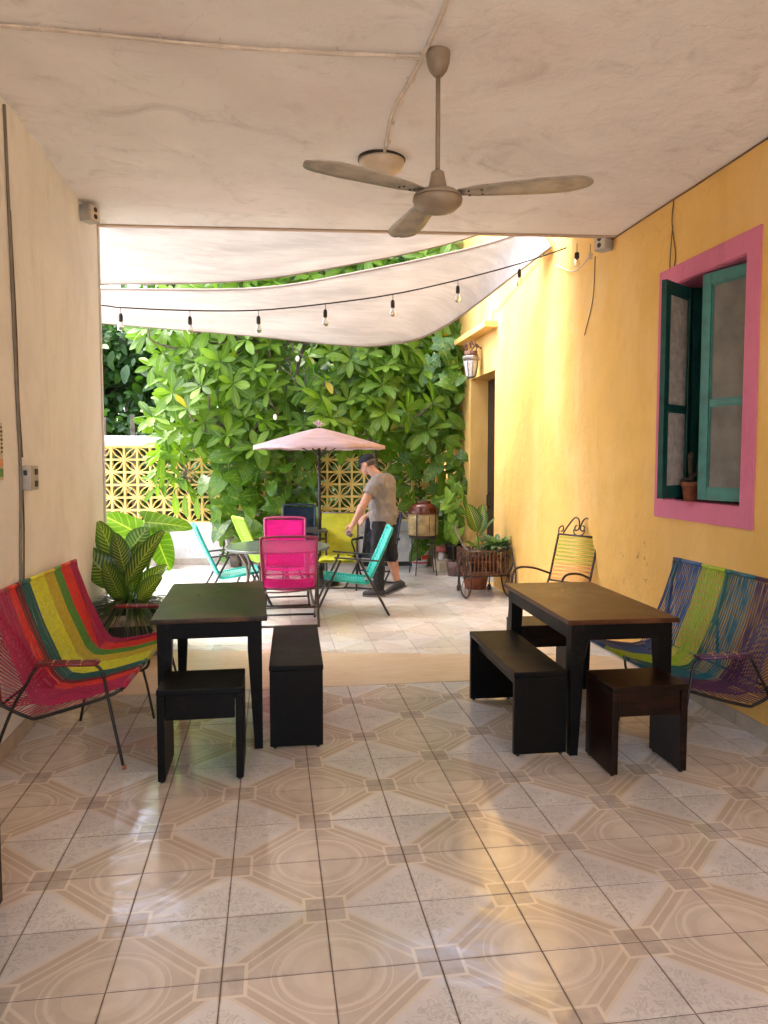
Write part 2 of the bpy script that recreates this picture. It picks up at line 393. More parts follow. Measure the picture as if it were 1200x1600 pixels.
M['lf_silver'] = leaf_mat('variegated pale leaf', (.04, .12, .05), (.10, .22, .09), (.35, .42, .25), (.36, .44, .24), 8, .3)
M['flower'] = plain('orange blossom', (.70, .24, .03), .7, .3, 20)
M['flower_pink'] = plain('peach blossom', (.72, .38, .26), .7, .2, 20)
M['petal'] = plain('white petal', (.8, .78, .66), .7, .1, 20)

# ------------------------------------------------------------------ mesh helpers
class MB:
    """collects geometry for ONE mesh"""
    def __init__(s): s.v, s.f, s.sm, s.uv = [], [], [], []
    def add(s, vs, fs, smooth=False):
        o = len(s.v); s.v += [tuple(p) for p in vs]; s.f += [tuple(i + o for i in f) for f in fs]; s.sm += [smooth] * len(fs); return s
    def box(s, c, d, rot=None):
        h = [q / 2 for q in d]
        vs = [Vector((x * h[0], y * h[1], z * h[2])) for x in (-1, 1) for y in (-1, 1) for z in (-1, 1)]
        if rot is not None: vs = [rot @ p for p in vs]
        vs = [p + Vector(c) for p in vs]
        return s.add(vs, [(0, 1, 3, 2), (4, 6, 7, 5), (0, 4, 5, 1), (2, 3, 7, 6), (0, 2, 6, 4), (1, 5, 7, 3)])
    def cbox(s, c, d, b=.004, rot=None):
        """box with chamfered edges"""
        h = [q / 2 for q in d]; b = min(b, *[q * .45 for q in h]); bm = bmesh.new()
        bmesh.ops.create_cube(bm, size=1); 
        for q in bm.verts: q.co = Vector((q.co.x * d[0], q.co.y * d[1], q.co.z * d[2]))
        bmesh.ops.bevel(bm, geom=list(bm.edges), offset=b, segments=2, affect='EDGES', profile=.6)
        vs = [q.co.copy() for q in bm.verts]; fs = [[q.index for q in f.verts] for f in bm.faces]; bm.free()
        if rot is not None: vs = [rot @ p for p in vs]
        return s.add([p + Vector(c) for p in vs], fs)
    def prism(s, poly, z0, z1):
        n = len(poly); vs = [(x, y, z0) for x, y in poly] + [(x, y, z1) for x, y in poly]
        fs = [tuple(range(n))[::-1], tuple(range(n, 2 * n))] + [(i, (i + 1) % n, n + (i + 1) % n, n + i) for i in range(n)]
        return s.add(vs, fs)
    def tube(s, pts, r, n=8, close=False, cap=True, flat=1.0):
        pts = [Vector(p) for p in pts]; m = len(pts); rs = r if isinstance(r, (list, tuple)) else [r] * m
        vs, up = [], None
        for i, p in enumerate(pts):
            if close: d = pts[(i + 1) % m] - pts[i - 1]
            else: d = pts[min(i + 1, m - 1)] - pts[max(i - 1, 0)]
            if d.length < 1e-9: d = Vector((0, 0, 1))
            d.normalize()
            if up is None: up = Vector((0, 0, 1)) if abs(d.z) < .9 else Vector((1, 0, 0))
            a = up - d * up.dot(d)
            if a.length < 1e-4: a = d.orthogonal()
            a.normalize(); up = a; b = d.cross(a)
            for k in range(n):
                t = 2 * math.pi * k / n; vs.append(p + a * (math.cos(t) * rs[i] * flat) + b * (math.sin(t) * rs[i]))
        fs = []
        for i in range(m if close else m - 1):
            j = (i + 1) % m
            for k in range(n): fs.append((i * n + k, i * n + (k + 1) % n, j * n + (k + 1) % n, j * n + k))
        if cap and not close: fs += [tuple(range(n))[::-1], tuple(range((m - 1) * n, m * n))]
        return s.add(vs, fs, n > 4)
    def lathe(s, prof, c=(0, 0, 0), n=24, sx=1, sy=1, smooth=True, rot=None):
        vs = []
        for r, z in prof:
            for k in range(n):
                t = 2 * math.pi * k / n; vs.append(Vector((r * math.cos(t) * sx, r * math.sin(t) * sy, z)))
        if rot is not None: vs = [rot @ p for p in vs]
        vs = [p + Vector(c) for p in vs]; fs = []
        for i in range(len(prof) - 1):
            for k in range(n): fs.append((i * n + k, i * n + (k + 1) % n, (i + 1) * n + (k + 1) % n, (i + 1) * n + k))
        if prof[0][0] > 1e-5: fs.append(tuple(range(n))[::-1])
        if prof[-1][0] > 1e-5: fs.append(tuple(range((len(prof) - 1) * n, len(prof) * n)))
        return s.add(vs, fs, smooth)
    def ball(s, c, r, n=12, m=8):
        r = (r, r, r) if not isinstance(r, (tuple, list)) else r
        vs = [Vector((0, 0, -r[2]))]
        for i in range(1, m):
            a = -math.pi / 2 + math.pi * i / m
            for k in range(n): vs.append(Vector((math.cos(a) * math.cos(2 * math.pi * k / n) * r[0], math.cos(a) * math.sin(2 * math.pi * k / n) * r[1], math.sin(a) * r[2])))
        vs.append(Vector((0, 0, r[2]))); fs = [(0, 1 + (k + 1) % n, 1 + k) for k in range(n)]
        for i in range(m - 2):
            for k in range(n): a, b = 1 + i * n + k, 1 + i * n + (k + 1) % n; fs.append((a, b, b + n, a + n))
        l = len(vs) - 1; o = 1 + (m - 2) * n; fs += [(l, o + k, o + (k + 1) % n) for k in range(n)]
        return s.add([p + Vector(c) for p in vs], fs, True)
    def grid(s, P, smooth=True, thick=0):
        nu, nv = len(P), len(P[0]); vs = [p for row in P for p in row]
        fs = [(i * nv + j, (i + 1) * nv + j, (i + 1) * nv + j + 1, i * nv + j + 1) for i in range(nu - 1) for j in range(nv - 1)]
        return s.add(vs, fs, smooth)
    def mesh(s, name):
        me = bpy.data.meshes.new(name); me.from_pydata([tuple(p) for p in s.v], [], s.f)
        me.polygons.foreach_set('use_smooth', s.sm); me.update(); return me
    def build(s, name, mat, parent=None, loc=None):
        return link(name, s.mesh(name), mat, parent, loc)
def link(name, me, mat, parent=None, loc=None, mtx=None):
    if mat is not None and not me.materials: me.materials.append(M[mat] if isinstance(mat, str) else mat)
    o = bpy.data.objects.new(name, me); C.objects.link(o)
    if parent is not None: o.parent = parent
    if mtx is not None: o.matrix_local = mtx
    if loc is not None: o.location = loc
    return o
def tag(o, label, cat, group=None):
    o['label'] = label; o['category'] = cat
    if group: o['group'] = group
    return o
def thing(name, label, cat, loc=(0, 0, 0), rz=0, group=None):
    o = bpy.data.objects.new(name, None); C.objects.link(o); o.location = loc; o.rotation_euler = (0, 0, rz); o.empty_display_size = .1
    return tag(o, label, cat, group)
def struct(o): o['kind'] = 'structure'; return o
def stuff(o): o['kind'] = 'stuff'; return o
def solidify(o, th, off=0):
    m = o.modifiers.new('s', 'SOLIDIFY'); m.thickness = th; m.offset = off; return o
def arc(c, r, a0, a1, n, ax=(1, 0, 0), ay=(0, 0, 1)):
    c, ax, ay = Vector(c), Vector(ax), Vector(ay)
    return [c + ax * (r * math.cos(a0 + (a1 - a0) * i / n)) + ay * (r * math.sin(a0 + (a1 - a0) * i / n)) for i in range(n + 1)]
def smooth_path(pts, k=6):
    """Catmull-Rom through points"""
    p = [Vector(q) for q in pts]; p = [p[0] * 2 - p[1]] + p + [p[-1] * 2 - p[-2]]; o = []
    for i in range(1, len(p) - 2):
        for j in range(k):
            t = j / k; a, b, c, d = p[i - 1], p[i], p[i + 1], p[i + 2]
            o.append(.5 * ((2 * b) + (c - a) * t + (2 * a - 5 * b + 4 * c - d) * t * t + (3 * b - a - 3 * c + d) * t ** 3))
    o.append(p[-2]); return o
def lerp(a, b, t): return Vector(a) * (1 - t) + Vector(b) * t

XL, XR = -1.45, 2.78
def zceil(x): return 3.60 - .18 * (x - XL) / (XR - XL)
def yedge(x): return 6.96 - .217 * (x - XL)
def ythr(x): return 6.42 - .20 * x
def yback(x): return 12.05 - .05 * (x + 1.0)

# ------------------------------------------------------------------ ground, floors
g = MB(); g.add([(-60, -40, -.05), (60, -40, -.05), (60, 120, -.05), (-60, 120, -.05)], [(0, 1, 2, 3)])
struct(g.build('ground', 'ground'))
def tile_mesh(w, h, mat='tile', cache={}):
    k = (round(w, 3), round(h, 3), mat)
    if k not in cache:
        a, b, c = w / 2 - .0018, h / 2 - .0018, .0014
        vs = [(-a, -b, -.012), (a, -b, -.012), (a, b, -.012), (-a, b, -.012), (-a, -b, -c), (a, -b, -c), (a, b, -c), (-a, b, -c),
              (-a + c, -b + c, 0), (a - c, -b + c, 0), (a - c, b - c, 0), (-a + c, b - c, 0)]
        fs = [(8, 9, 10, 11)] + [(i, (i + 1) % 4, 4 + (i + 1) % 4, 4 + i) for i in range(4)] + [(4 + i, 4 + (i + 1) % 4, 8 + (i + 1) % 4, 8 + i) for i in range(4)]
        m = MB(); m.add(vs, fs); cache[k] = m.mesh('tile'); cache[k].materials.append(M[mat])
    return cache[k]
def lay(parent, x0, x1, y0f, y1f, y0, y1, limit, order, mat='tile'):
    cells = []
    i0, i1 = math.floor((x0 - X0) / TX), math.ceil((x1 - X0) / TX); j0, j1 = math.floor((y0 - Y0) / TY), math.ceil((y1 - Y0) / TY)
    for i in range(i0, i1):
        for j in range(j0, j1):
            a, b = max(x0, X0 + i * TX), min(x1, X0 + (i + 1) * TX); c, d = Y0 + j * TY, Y0 + (j + 1) * TY
            xm = (a + b) / 2; c = max(c, y0f(xm)); d = min(d, y1f(xm))
            if b - a < .03 or d - c < .03: continue
            cells.append((xm, (c + d) / 2, b - a, d - c))
    cells.sort(key=order); rest = MB()
    for n, (x, y, w, h) in enumerate(cells):
        tx, ty = random.gauss(0, .0011), random.gauss(0, .0011)
        if n < limit:
            o = link('tile', tile_mesh(w, h, mat), None, parent, loc=(x, y, random.uniform(-.0003, .0003))); o.rotation_euler = (tx, ty, 0)
        else:
            me = tile_mesh(w, h, mat); rest.add([(v.co.x + x, v.co.y + y, v.co.z) for v in me.vertices], [tuple(p.vertices) for p in me.polygons])
    if rest.v: stuff(rest.build('tile_field', mat, parent))
fb = MB(); fb.prism([(XL - .1, -4.2), (XR + .1, -4.2), (XR + .1, ythr(XR)), (XL - .1, ythr(XL))], -.045, -.0014)
floor = struct(fb.build('floor', 'grout'))
def vis(c):   # largest in the picture first; cells behind the camera last
    x, y = c[0], c[1]; d = y
    px = abs(x - y * .145) / max(y, .1)
    return d if (y > 1.6 and px < .65) else 100 + abs(y)
lay(floor, XL, XR, lambda x: -4, lambda x: 5.354, -4, 5.354, 170, vis)
t_ = MB(); t_.prism([(XL, 5.357), (XR, 5.357), (XR, ythr(XR)), (XL, ythr(XL))], -.01, .003)
link('threshold_band', t_.mesh('threshold_band'), 'travertine', floor)
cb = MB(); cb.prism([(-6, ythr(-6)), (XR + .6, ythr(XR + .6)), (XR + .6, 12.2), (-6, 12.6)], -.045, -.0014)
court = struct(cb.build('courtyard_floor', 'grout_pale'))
lay(court, -5.9, XR + .3, lambda x: ythr(x) + .002, lambda x: yback(x) - .02, 6.0, 12.5, 298, vis, 'tile_lit')

# ------------------------------------------------------------------ walls and ceiling
cm = MB()
cl = [(XL, yedge(XL)), (XR, yedge(XR)), (XR, -1.6), (XL, -1.6)]
nx, ny = 10, 14; P = []
for i in range(nx + 1):
    x = XL - .2 + (XR - XL + .2) * i / nx; row = []
    for j in range(ny + 1):
        y = -1.6 + (yedge(x) - .03 + 1.6) * j / ny; row.append((x, y, zceil(x) + mnoise.noise(Vector((x * .8, y * .8, 3))) * .008))
    P.append(row)
cm.grid(P[:], True); P2 = [[(p[0], p[1], 3.85) for p in r] for r in P]; cm.grid([r for r in P2[::-1]], False)
ceiling = struct(cm.build('ceiling', 'ceiling'))
e = MB()
a, b = (XL - .2, yedge(XL - .2)), (XR, yedge(XR))
e.add([(a[0], a[1] - .032, zceil(a[0]) - .012), (b[0], b[1] - .032, zceil(b[0]) - .012), (b[0], b[1] + .02, zceil(b[0]) - .012), (a[0], a[1] + .02, zceil(a[0]) - .012),
       (a[0], a[1] - .032, 3.87), (b[0], b[1] - .032, 3.87), (b[0], b[1] + .02, 3.87), (a[0], a[1] + .02, 3.87)],
      [(0, 1, 2, 3), (4, 7, 6, 5), (0, 4, 5, 1), (3, 2, 6, 7), (0, 3, 7, 4), (1, 5, 6, 2)])
link('edge_beam', e.mesh('edge_beam'), 'edge', ceiling)

lw = thing('white_wall', 'long white plastered side wall at the left, behind the multicoloured bench', 'wall')
m = MB(); m.prism([(XL, -1.6), (XL, 6.93), (XL - .22, 6.93 + .04), (XL - .22, -1.6)], -.05, 3.9); m.build('wall', 'white_wall', lw)
mj = MB(); mj.box((XL - .11, 6.985, 1.95), (.235, .04, 4.0)); mj.build('wall_end', 'back_white', lw)
sk = MB(); sk.cbox((0, 0, .045), (.012, TY * .99, .09), .002); skm = sk.mesh('skirting_tile'); skm.materials.append(M['skirt'])
for k in range(14):
    link('skirting_tile', skm, None, lw, loc=(XL + .007, 2.25 + k * TY, random.uniform(-.001, .001)))

# yellow house: wall with real openings
yh = thing('yellow_house', 'tall yellow plastered house wall along the right side with window and doorway', 'house')
WIN = (4.24, 5.15, 1.32, 2.82); DOOR = (9.42, 10.62, .0, 2.74)
def holed_wall(ys, zs, holes, x, th):
    m = MB()
    def solid(i, j):
        if i < 0 or j < 0 or i >= len(ys) - 1 or j >= len(zs) - 1: return None
        yc, zc = (ys[i] + ys[i + 1]) / 2, (zs[j] + zs[j + 1]) / 2
        return not any(h[0] < yc < h[1] and h[2] < zc < h[3] for h in holes)
    for i in range(len(ys) - 1):
        for j in range(len(zs) - 1):
            if not solid(i, j): continue
            y0, y1, z0, z1 = ys[i], ys[i + 1], zs[j], zs[j + 1]
            m.add([(x, y0, z0), (x, y0, z1), (x, y1, z1), (x, y1, z0)], [(0, 1, 2, 3)]); m.add([(x + th, y0, z0), (x + th, y1, z0), (x + th, y1, z1), (x + th, y0, z1)], [(0, 1, 2, 3)])
            for (di, dj, q) in ((-1, 0, [(y0, z0), (y0, z1)]), (1, 0, [(y1, z1), (y1, z0)]), (0, -1, [(y1, z0), (y0, z0)]), (0, 1, [(y0, z1), (y1, z1)])):
                if solid(i + di, j + dj) is not True:
                    (ya, za), (yb, zb) = q; m.add([(x, ya, za), (x + th, ya, za), (x + th, yb, zb), (x, yb, zb)], [(0, 1, 2, 3)])
    return m
holed_wall([-4.2, WIN[0], WIN[1], DOOR[0], DOOR[1], 12.6], [-.05, 0, WIN[2], DOOR[3], WIN[3], 4.9], [WIN, DOOR], XR, .30).build('wall', 'yellow', yh)
# room behind the window, hall behind the door
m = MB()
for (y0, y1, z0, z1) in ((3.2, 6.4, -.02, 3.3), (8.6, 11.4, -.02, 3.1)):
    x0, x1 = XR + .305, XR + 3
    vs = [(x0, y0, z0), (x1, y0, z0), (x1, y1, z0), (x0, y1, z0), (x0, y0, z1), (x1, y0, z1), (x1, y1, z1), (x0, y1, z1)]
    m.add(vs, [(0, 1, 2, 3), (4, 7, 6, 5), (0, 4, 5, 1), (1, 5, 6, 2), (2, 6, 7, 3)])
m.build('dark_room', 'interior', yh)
for k in range(15):
    if abs(k - 30) > 0: link('skirting_tile', skm, None, yh, loc=(XR - .007, 2.35 + k * TY, random.uniform(-.001, .001)))
# window surround (pink), painted a few millimetres proud and lining the reveal
ws = MB(); bw = .125
y0, y1, z0, z1 = WIN
def slab(a, b, c, d, x=XR - .006, w=.012): ws.box((x, (a + b) / 2, (c + d) / 2), (w, b - a, d - c))
slab(y0 - bw, y1 + bw, z1, z1 + bw); slab(y0 - bw, y1 + bw, z0 - bw, z0); slab(y0 - bw, y0, z0, z1); slab(y1, y1 + bw, z0, z1)
ws.box((XR + .125, (y0 + y1) / 2, z1 - .003), (.25, y1 - y0, .006)); ws.box((XR + .125, (y0 + y1) / 2, z0 + .003), (.25, y1 - y0, .006))
ws.box((XR + .125, y0 + .003, (z0 + z1) / 2), (.25, .006, z1 - z0 - .012)); ws.box((XR + .125, y1 - .003, (z0 + z1) / 2), (.25, .006, z1 - z0 - .012))
wso = ws.build('window_surround', 'pink', yh)
def sash(hinge, free, zb, zt, mat, panemat, bar, name, label):
    """sash from hinge to free (x,y); its own local frame runs along +X"""
    h, f = Vector((*hinge, 0)), Vector((*free, 0)); w = (f - h).length; ang = math.atan2(f.y - h.y, f.x - h.x)
    root = MB(); H = zt - zb; s = .075; th = .036
    root.cbox((s / 2, 0, H / 2), (s, th, H), .004); root.cbox((w - s / 2, 0, H / 2), (s, th, H), .004)
    root.cbox((w / 2, .0, s / 2), (w - 2 * s, th * .96, s), .003); root.cbox((w / 2, 0, H - s / 2), (w - 2 * s, th * .96, s), .003)
    o = root.build(name, mat, yh); o.location = (h.x, h.y, zb); o.rotation_euler = (0, 0, ang); o['label'] = label
    g = MB(); g.cbox((w / 2, 0, H * bar), (w - 2 * s, th * .8, .032), .003); link('glazing_bar', g.mesh('glazing_bar'), mat, o)
    for (q0, q1) in ((s, H * bar - .016), (H * bar + .016, H - s)):
        g = MB(); g.box((w / 2, .002, (q0 + q1) / 2), (w - 2 * s, .006, q1 - q0)); link('pane', g.mesh('pane'), panemat, o)
        g = MB()     # putty bead with chipped edges
        for (cx_, cz_, dx_, dz_) in ((s + .005, (q0 + q1) / 2, .012, q1 - q0), (w - s - .005, (q0 + q1) / 2, .012, q1 - q0), (w / 2, q0 + .005, w - 2 * s - .024, .012), (w / 2, q1 - .005, w - 2 * s - .024, .012)):
            g.box((cx_, 0, cz_), (dx_, .022, dz_))
        link('bead', g.mesh('bead'), mat, o)
    for zz in (.22, H - .22): g = MB(); g.tube([(-.006, -.012, zz - .035), (-.006, -.012, zz + .035)], .007, 8); link('hinge', g.mesh('hinge'), 'rust', o)
    g = MB(); g.cbox((w - s / 2, -.022, H * .5), (.018, .008, .10), .003); g.tube([(w - s / 2, -.028, H * .5 - .03), (w - s / 2 - .03, -.034, H * .5 - .03)], .004, 6); link('latch', g.mesh('latch'), 'rust', o)
    return o
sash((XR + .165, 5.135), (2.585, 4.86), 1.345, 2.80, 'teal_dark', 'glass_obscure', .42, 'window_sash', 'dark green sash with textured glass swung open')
sash((XR + .12, 4.26), (XR + .005, 4.71), 1.345, 2.80, 'teal', 'screen', .43, 'window_sash', 'green sash with insect screen, nearly shut')
m = MB(); m.box((XR + .19, 4.70, 2.07), (.04, .05, 1.49)); m.box((XR + .17, 5.128, 2.07), (.20, .03, 1.485)); m.box((XR + .235, 4.27, 2.07), (.05, .04, 1.49)); m.build('window_frame', 'teal_dark', yh)
# door, recessed
m = MB(); m.cbox((XR + .27, 10.02, 1.36), (.04, 1.18, 2.72), .004)
dr = m.build('door', 'black', yh); dr['label'] = 'black iron door deep in the yellow doorway'
m = MB(); m.tube([(XR + .245, 10.45, .95), (XR + .20, 10.45, .98), (XR + .20, 10.45, 1.12), (XR + .245, 10.45, 1.15)], .008, 6); m.build('handle', 'iron', dr)
# ledge over the door
m = MB(); m.cbox((XR - .085, 10.2, 3.29), (.17, 1.75, .075), .006); m.build('door_canopy', 'yellow', yh)
m = MB(); m.cbox((XR - .2, 11.25, .07), (.42, 1.0, .15), .01); tag(m.build('doorstep', 'travertine'), 'low beige block step against the foot of the yellow wall', 'step')

# back wall: white base, breeze blocks, white cap
bwall = thing('breeze_block_wall', 'courtyard end wall with yellow pierced blocks between white base and white cap', 'wall')
yb0 = yback(-5.9); ang = math.atan2(yback(2.8) - yback(-5.9), 8.7)
def bw_box(x0, x1, z0, z1, dy, th, name, mat):
    m = MB(); w = (x1 - x0) / math.cos(ang); m.cbox((w / 2, th / 2, (z0 + z1) / 2), (w, th, z1 - z0), .006)
    o = m.build(name, mat, bwall); o.location = (x0, yback(x0) + dy, 0); o.rotation_euler = (0, 0, ang); return o
ZB0, ZB1 = .655, 1.81; NB = 6; BS = (ZB1 - ZB0) / NB
bw_box(-5.9, 2.79, -.05, ZB0, 0, .16, 'base_wall', 'back_white')
bw_box(-5.9, 2.79, ZB1, ZB1 + .02, -.012, .185, 'ledge', 'block')
bw_box(-5.9, 2.79, ZB1 + .02, 1.98, -.004, .17, 'cap', 'back_white')
bw_box(-5.9, 2.79, .0, .10, -.014, .013, 'skirting', 'skirt')
def block_mesh():
    m = MB(); s = BS; t = .016; dpt = .09
    for c, d in (((s / 2, .045, t / 2), (s, dpt, t)), ((s / 2, .045, s - t / 2), (s, dpt, t)), ((t / 2, .045, s / 2), (t, dpt, s - 2 * t)), ((s - t / 2, .045, s / 2), (t, dpt, s - 2 * t))):
        m.box(c, d)
    # two bowed ribs corner to corner, making a leaf
    for sg in (-1, 1):
        L = []; 
        for k in range(7):
            q = k / 6; bow = math.sin(math.pi * q) * .145 * s * sg
            L.append(Vector((t * .6 + (s - t * 1.2) * q - bow, .045, t * .6 + (s - t * 1.2) * q + bow)))
        for k in range(6):
            a, b = L[k], L[k + 1]; d = (b - a).normalized(); nrm = Vector((-d.z, 0, d.x)) * .007
            vs = []
            for p in (a - d * .001, b + d * .001):
                for yy in (-.04, .04):
                    vs += [p - nrm + Vector((0, yy, 0)), p + nrm + Vector((0, yy, 0))]
            m.add(vs, [(0, 1, 5, 4), (2, 6, 7, 3), (0, 4, 6, 2), (1, 3, 7, 5), (0, 2, 3, 1), (4, 5, 7, 6)])
    return m.mesh('block')
bm0 = block_mesh(); bm0.materials.append(M['block'])
def flipped(me):
    b = bmesh.new(); b.from_mesh(me)
    for v in b.verts: v.co.x = BS - v.co.x
    bmesh.ops.reverse_faces(b, faces=b.faces); n = bpy.data.meshes.new('block'); b.to_mesh(n); b.free(); n.materials.append(M['block']); return n
bm1 = flipped(bm0)
ncol = int(8.6 / BS); cells = []
for i in range(ncol):
    for j in range(NB): cells.append((i, j))
x0b = 2.775
def bpos(i, j): x = x0b - (i + 1) * BS * math.cos(ang) - .001; return (x, yback(x) + .03, ZB0 + j * BS)
restb = MB()
for n, (i, j) in enumerate(cells):
    me = bm0 if (i + j) % 2 == 0 else bm1; p = bpos(i, j)
    if n < 298 - 298 % NB:
        o = link('block', me, None, bwall, loc=(p[0], p[1] + random.uniform(-.003, .003), p[2])); o.rotation_euler = (0, 0, ang)
    else: restb.add([(v.co.x + p[0], v.co.y + p[1], v.co.z + p[2]) for v in me.vertices], [tuple(q.vertices) for q in me.polygons])
if restb.v: stuff(restb.build('block_field', 'block', bwall))
sw = thing('side_boundary_wall', 'plain white boundary wall closing the courtyard beyond the left wall', 'wall')
m = MB(); m.cbox((-6.0, 9.5, 1.4), (.18, 6.6, 2.9), .01); m.build('wall', 'back_white', sw)
m = MB(); m.cbox((-6.0, 9.5, 2.88), (.24, 6.62, .06), .01); m.build('cap', 'back_white', sw)

# ------------------------------------------------------------------ shade sails
def sail(name, label, near, far, nu=34, nv=14, sag=.10, seed=0):
    n_, f_ = smooth_path(near, 8), smooth_path(far, 8); P = []
    def at(L, t): q = t * (len(L) - 1); i = min(int(q), len(L) - 2); return lerp(L[i], L[i + 1], q - i)
    for i in range(nu + 1):
        a, b = at(n_, i / nu), at(f_, i / nu); row = []
        for j in range(nv + 1):
            p = lerp(a, b, j / nv); t = j / nv
            w = mnoise.noise(Vector((p.x * .9 + seed, p.y * 2.2 + p.x * .5, seed))) * .05 + mnoise.noise(Vector((p.x * .5, p.y * 6 + p.x * 1.4, seed + 5))) * .012
            p.z += (-sag + w) * math.sin(math.pi * t) * min(1, 6 * min(i, nu - i) / nu + .1); row.append(p)
        P.append(row)
    root = thing(name, label, 'shade sail', (0, 0, 0), 0, 'shade sails over the courtyard')
    m = MB(); m.grid(P); solidify(m.build('cloth', 'sail', root), .004)
    for L in (0, -1):
        m = MB(); m.tube([r[L] + Vector((0, 0, .002)) for r in P], .013, 6); m.build('hem_rope', 'sail_hem', root)
    return root
sail('shade_sail', 'cream shade sail nearest the ceiling edge, showing above the narrow gap of leaves',
     [(-2.3, 6.95, 3.98), (-1.4, 6.8, 3.92), (.6, 6.5, 3.92), (2.0, 6.0, 3.95), (2.72, 5.8, 3.98)],
     [(-2.5, 8.6, 3.45), (-1.74, 8.45, 3.43), (-.34, 8.2, 3.45), (.62, 8.0, 3.57), (1.75, 7.6, 3.75), (2.72, 7.0, 3.98)], seed=3, sag=.05)
sail('shade_sail', 'cream shade sail hanging lower over the courtyard behind the string of bulbs',
     [(-2.5, 8.85, 3.42), (-1.83, 8.8, 3.45), (-.15, 8.55, 3.455), (1.0, 8.3, 3.62), (2.15, 8.0, 3.84), (2.74, 7.75, 4.0)],
     [(-2.75, 10.3, 3.40), (-2.12, 10.2, 3.33), (-.19, 10.2, 3.21), (.75, 10.0, 3.10), (1.40, 9.9, 3.08), (1.98, 9.0, 3.15), (2.74, 7.4, 3.70)], seed=9, sag=.06)

# ------------------------------------------------------------------ string of bulbs
sl = [(-2.6, 7.25, 3.05), (-1.50, 7.2, 2.975), (-1.32, 7.2, 2.96), (-.72, 7.2, 2.95), (-.11, 7.2, 2.97), (.5, 7.2, 3.045), (1.13, 7.2, 3.15), (1.74, 7.15, 3.29), (2.32, 7.1, 3.45), (2.74, 7.0, 3.585)]
tag(MB().tube(smooth_path(sl, 5), .0065, 6).build('string_light_cable', 'dark'), 'dark cable of bulbs slung across the courtyard under the lower sail', 'cable')
where = ['leftmost bulb of the string, close to the white wall', 'second bulb of the string from the left', 'third bulb of the string from the left', 'fourth bulb of the string, left of the fan blade',
         'fifth bulb of the string, right of centre', 'sixth bulb of the string, before its last long rise', 'seventh bulb of the string, next to the yellow wall']
for k, p in enumerate(sl[2:9]):
    t = thing('hanging_bulb', 'clear bulb in black socket, ' + where[k], 'light bulb', p, 0, 'bulbs hanging from the string light')
    MB().tube([(0, 0, .005), (.002, 0, -.055)], .003, 5).build('drop_wire', 'dark', t)
    MB().lathe([(.005, -.05), (.014, -.055), (.019, -.075), (.019, -.115), (.021, -.118), (.016, -.122)], n=10).build('socket', 'dark', t)
    MB().lathe([(.012, -.12), (.017, -.135), (.028, -.165), (.029, -.18), (.022, -.2), (.0, -.208)], n=12).build('bulb', 'bulb', t)
for k, (x, y, z, lb) in enumerate([(2.58, 6.35, 3.37, 'loose bulb holder dangling below the ceiling edge, left of the grey box'), (2.70, 6.35, 3.37, 'second small bulb holder dangling below the ceiling edge')]):
    t = thing('loose_bulb_holder', lb, 'light bulb', (x, y, z))
    MB().tube([(0, 0, .07), (.0, 0, 0)], .003, 5).build('drop_wire', 'dark', t)
    MB().lathe([(.006, .0), (.02, -.01), (.021, -.05), (.012, -.056)], n=10).build('socket', 'dark' if k == 0 else 'cream', t)
    if k == 0: MB().lathe([(.012, -.055), (.027, -.09), (.022, -.12), (0, -.128)], n=12).build('bulb', 'bulb', t)

# ------------------------------------------------------------------ ceiling fan and light
fx, fy = .785, 3.64; zc = zceil(fx)
fan = thing('ceiling_fan', 'cream three-bladed ceiling fan hanging from a long rod over the tables', 'ceiling fan', (fx, fy, 0))
MB().lathe([(.052, zc), (.056, zc - .005), (.056, zc - .02), (.054, zc - .05), (.043, zc - .085), (.022, zc - .112), (.012, zc - .115)], n=28).build('ceiling_cup', 'fan', fan)
MB().tube([(0, 0, zc - .11), (0, 0, 2.945)], .0115, 12).build('rod', 'fan', fan)
MB().lathe([(.012, 2.965), (.030, 2.955), (.044, 2.885), (.046, 2.878), (.036, 2.876)], n=28).build('coupling_cover', 'fan', fan)
MB().lathe([(.03, 2.885), (.052, 2.874), (.052, 2.868)], n=28).build('collar', 'dark', fan)
hub = MB().lathe([(.045, 2.872), (.09, 2.865), (.112, 2.848), (.116, 2.835)], n=36).build('motor_housing', 'fan', fan)
MB().lathe([(.1155, 2.832), (.118, 2.827), (.112, 2.806), (.085, 2.782), (.045, 2.770), (0, 2.767)], n=36).build('lower_dome', 'fan', fan)
MB().lathe([(.114, 2.838), (.1145, 2.830)], n=36).build('seam', 'dark', fan)
def blade(ang):
    m = MB(); P = []; L0, L1 = .10, .71
    for i in range(25):
        t = 1 - (1 - i / 24) ** 1.7; r = L0 + (L1 - L0) * t
        w = .050 + .038 * min(1, t * 1.6) if t < .8 else .088
        if t < .08: w = .034 + .14 * t
        lead, trail = w, w
        if t > .80: q = (t - .8) / .2; lead = w * max(.02, 1 - q ** 2.0) ** .5 * (1 - .25 * q); trail = w * max(.02, 1 - q ** 3.2) ** .5
        row = []
        for j in range(5):
            s = -1 + j / 2; ww = lead if s > 0 else trail; yy = s * ww
            row.append(Vector((r, yy, 2.856 + yy * -.05 - t * .006 + (1 - s * s) * .004)))
        P.append(row)
    m.grid(P); o = m.build('blade', 'fan_blade', fan); o.rotation_euler = (0, 0, ang); solidify(o, .005)
    for q in ((.15, -.018), (.15, .018), (.21, -.018), (.21, .018)):
        link('screw', MB().lathe([(.006, 2.862 - q[1] * .2 - .013), (.005, 2.859 - q[1] * .2 - .015), (0, 2.858 - q[1] * .2 - .015)], (q[0], q[1], 0), 8).mesh('screw'), 'dark', o)
    return o
for tx, ty in ((.21, 3.35), (1.42, 3.38), (.70, 4.46)): blade(math.atan2(ty - fy, tx - fx))
zl = zceil(.70)
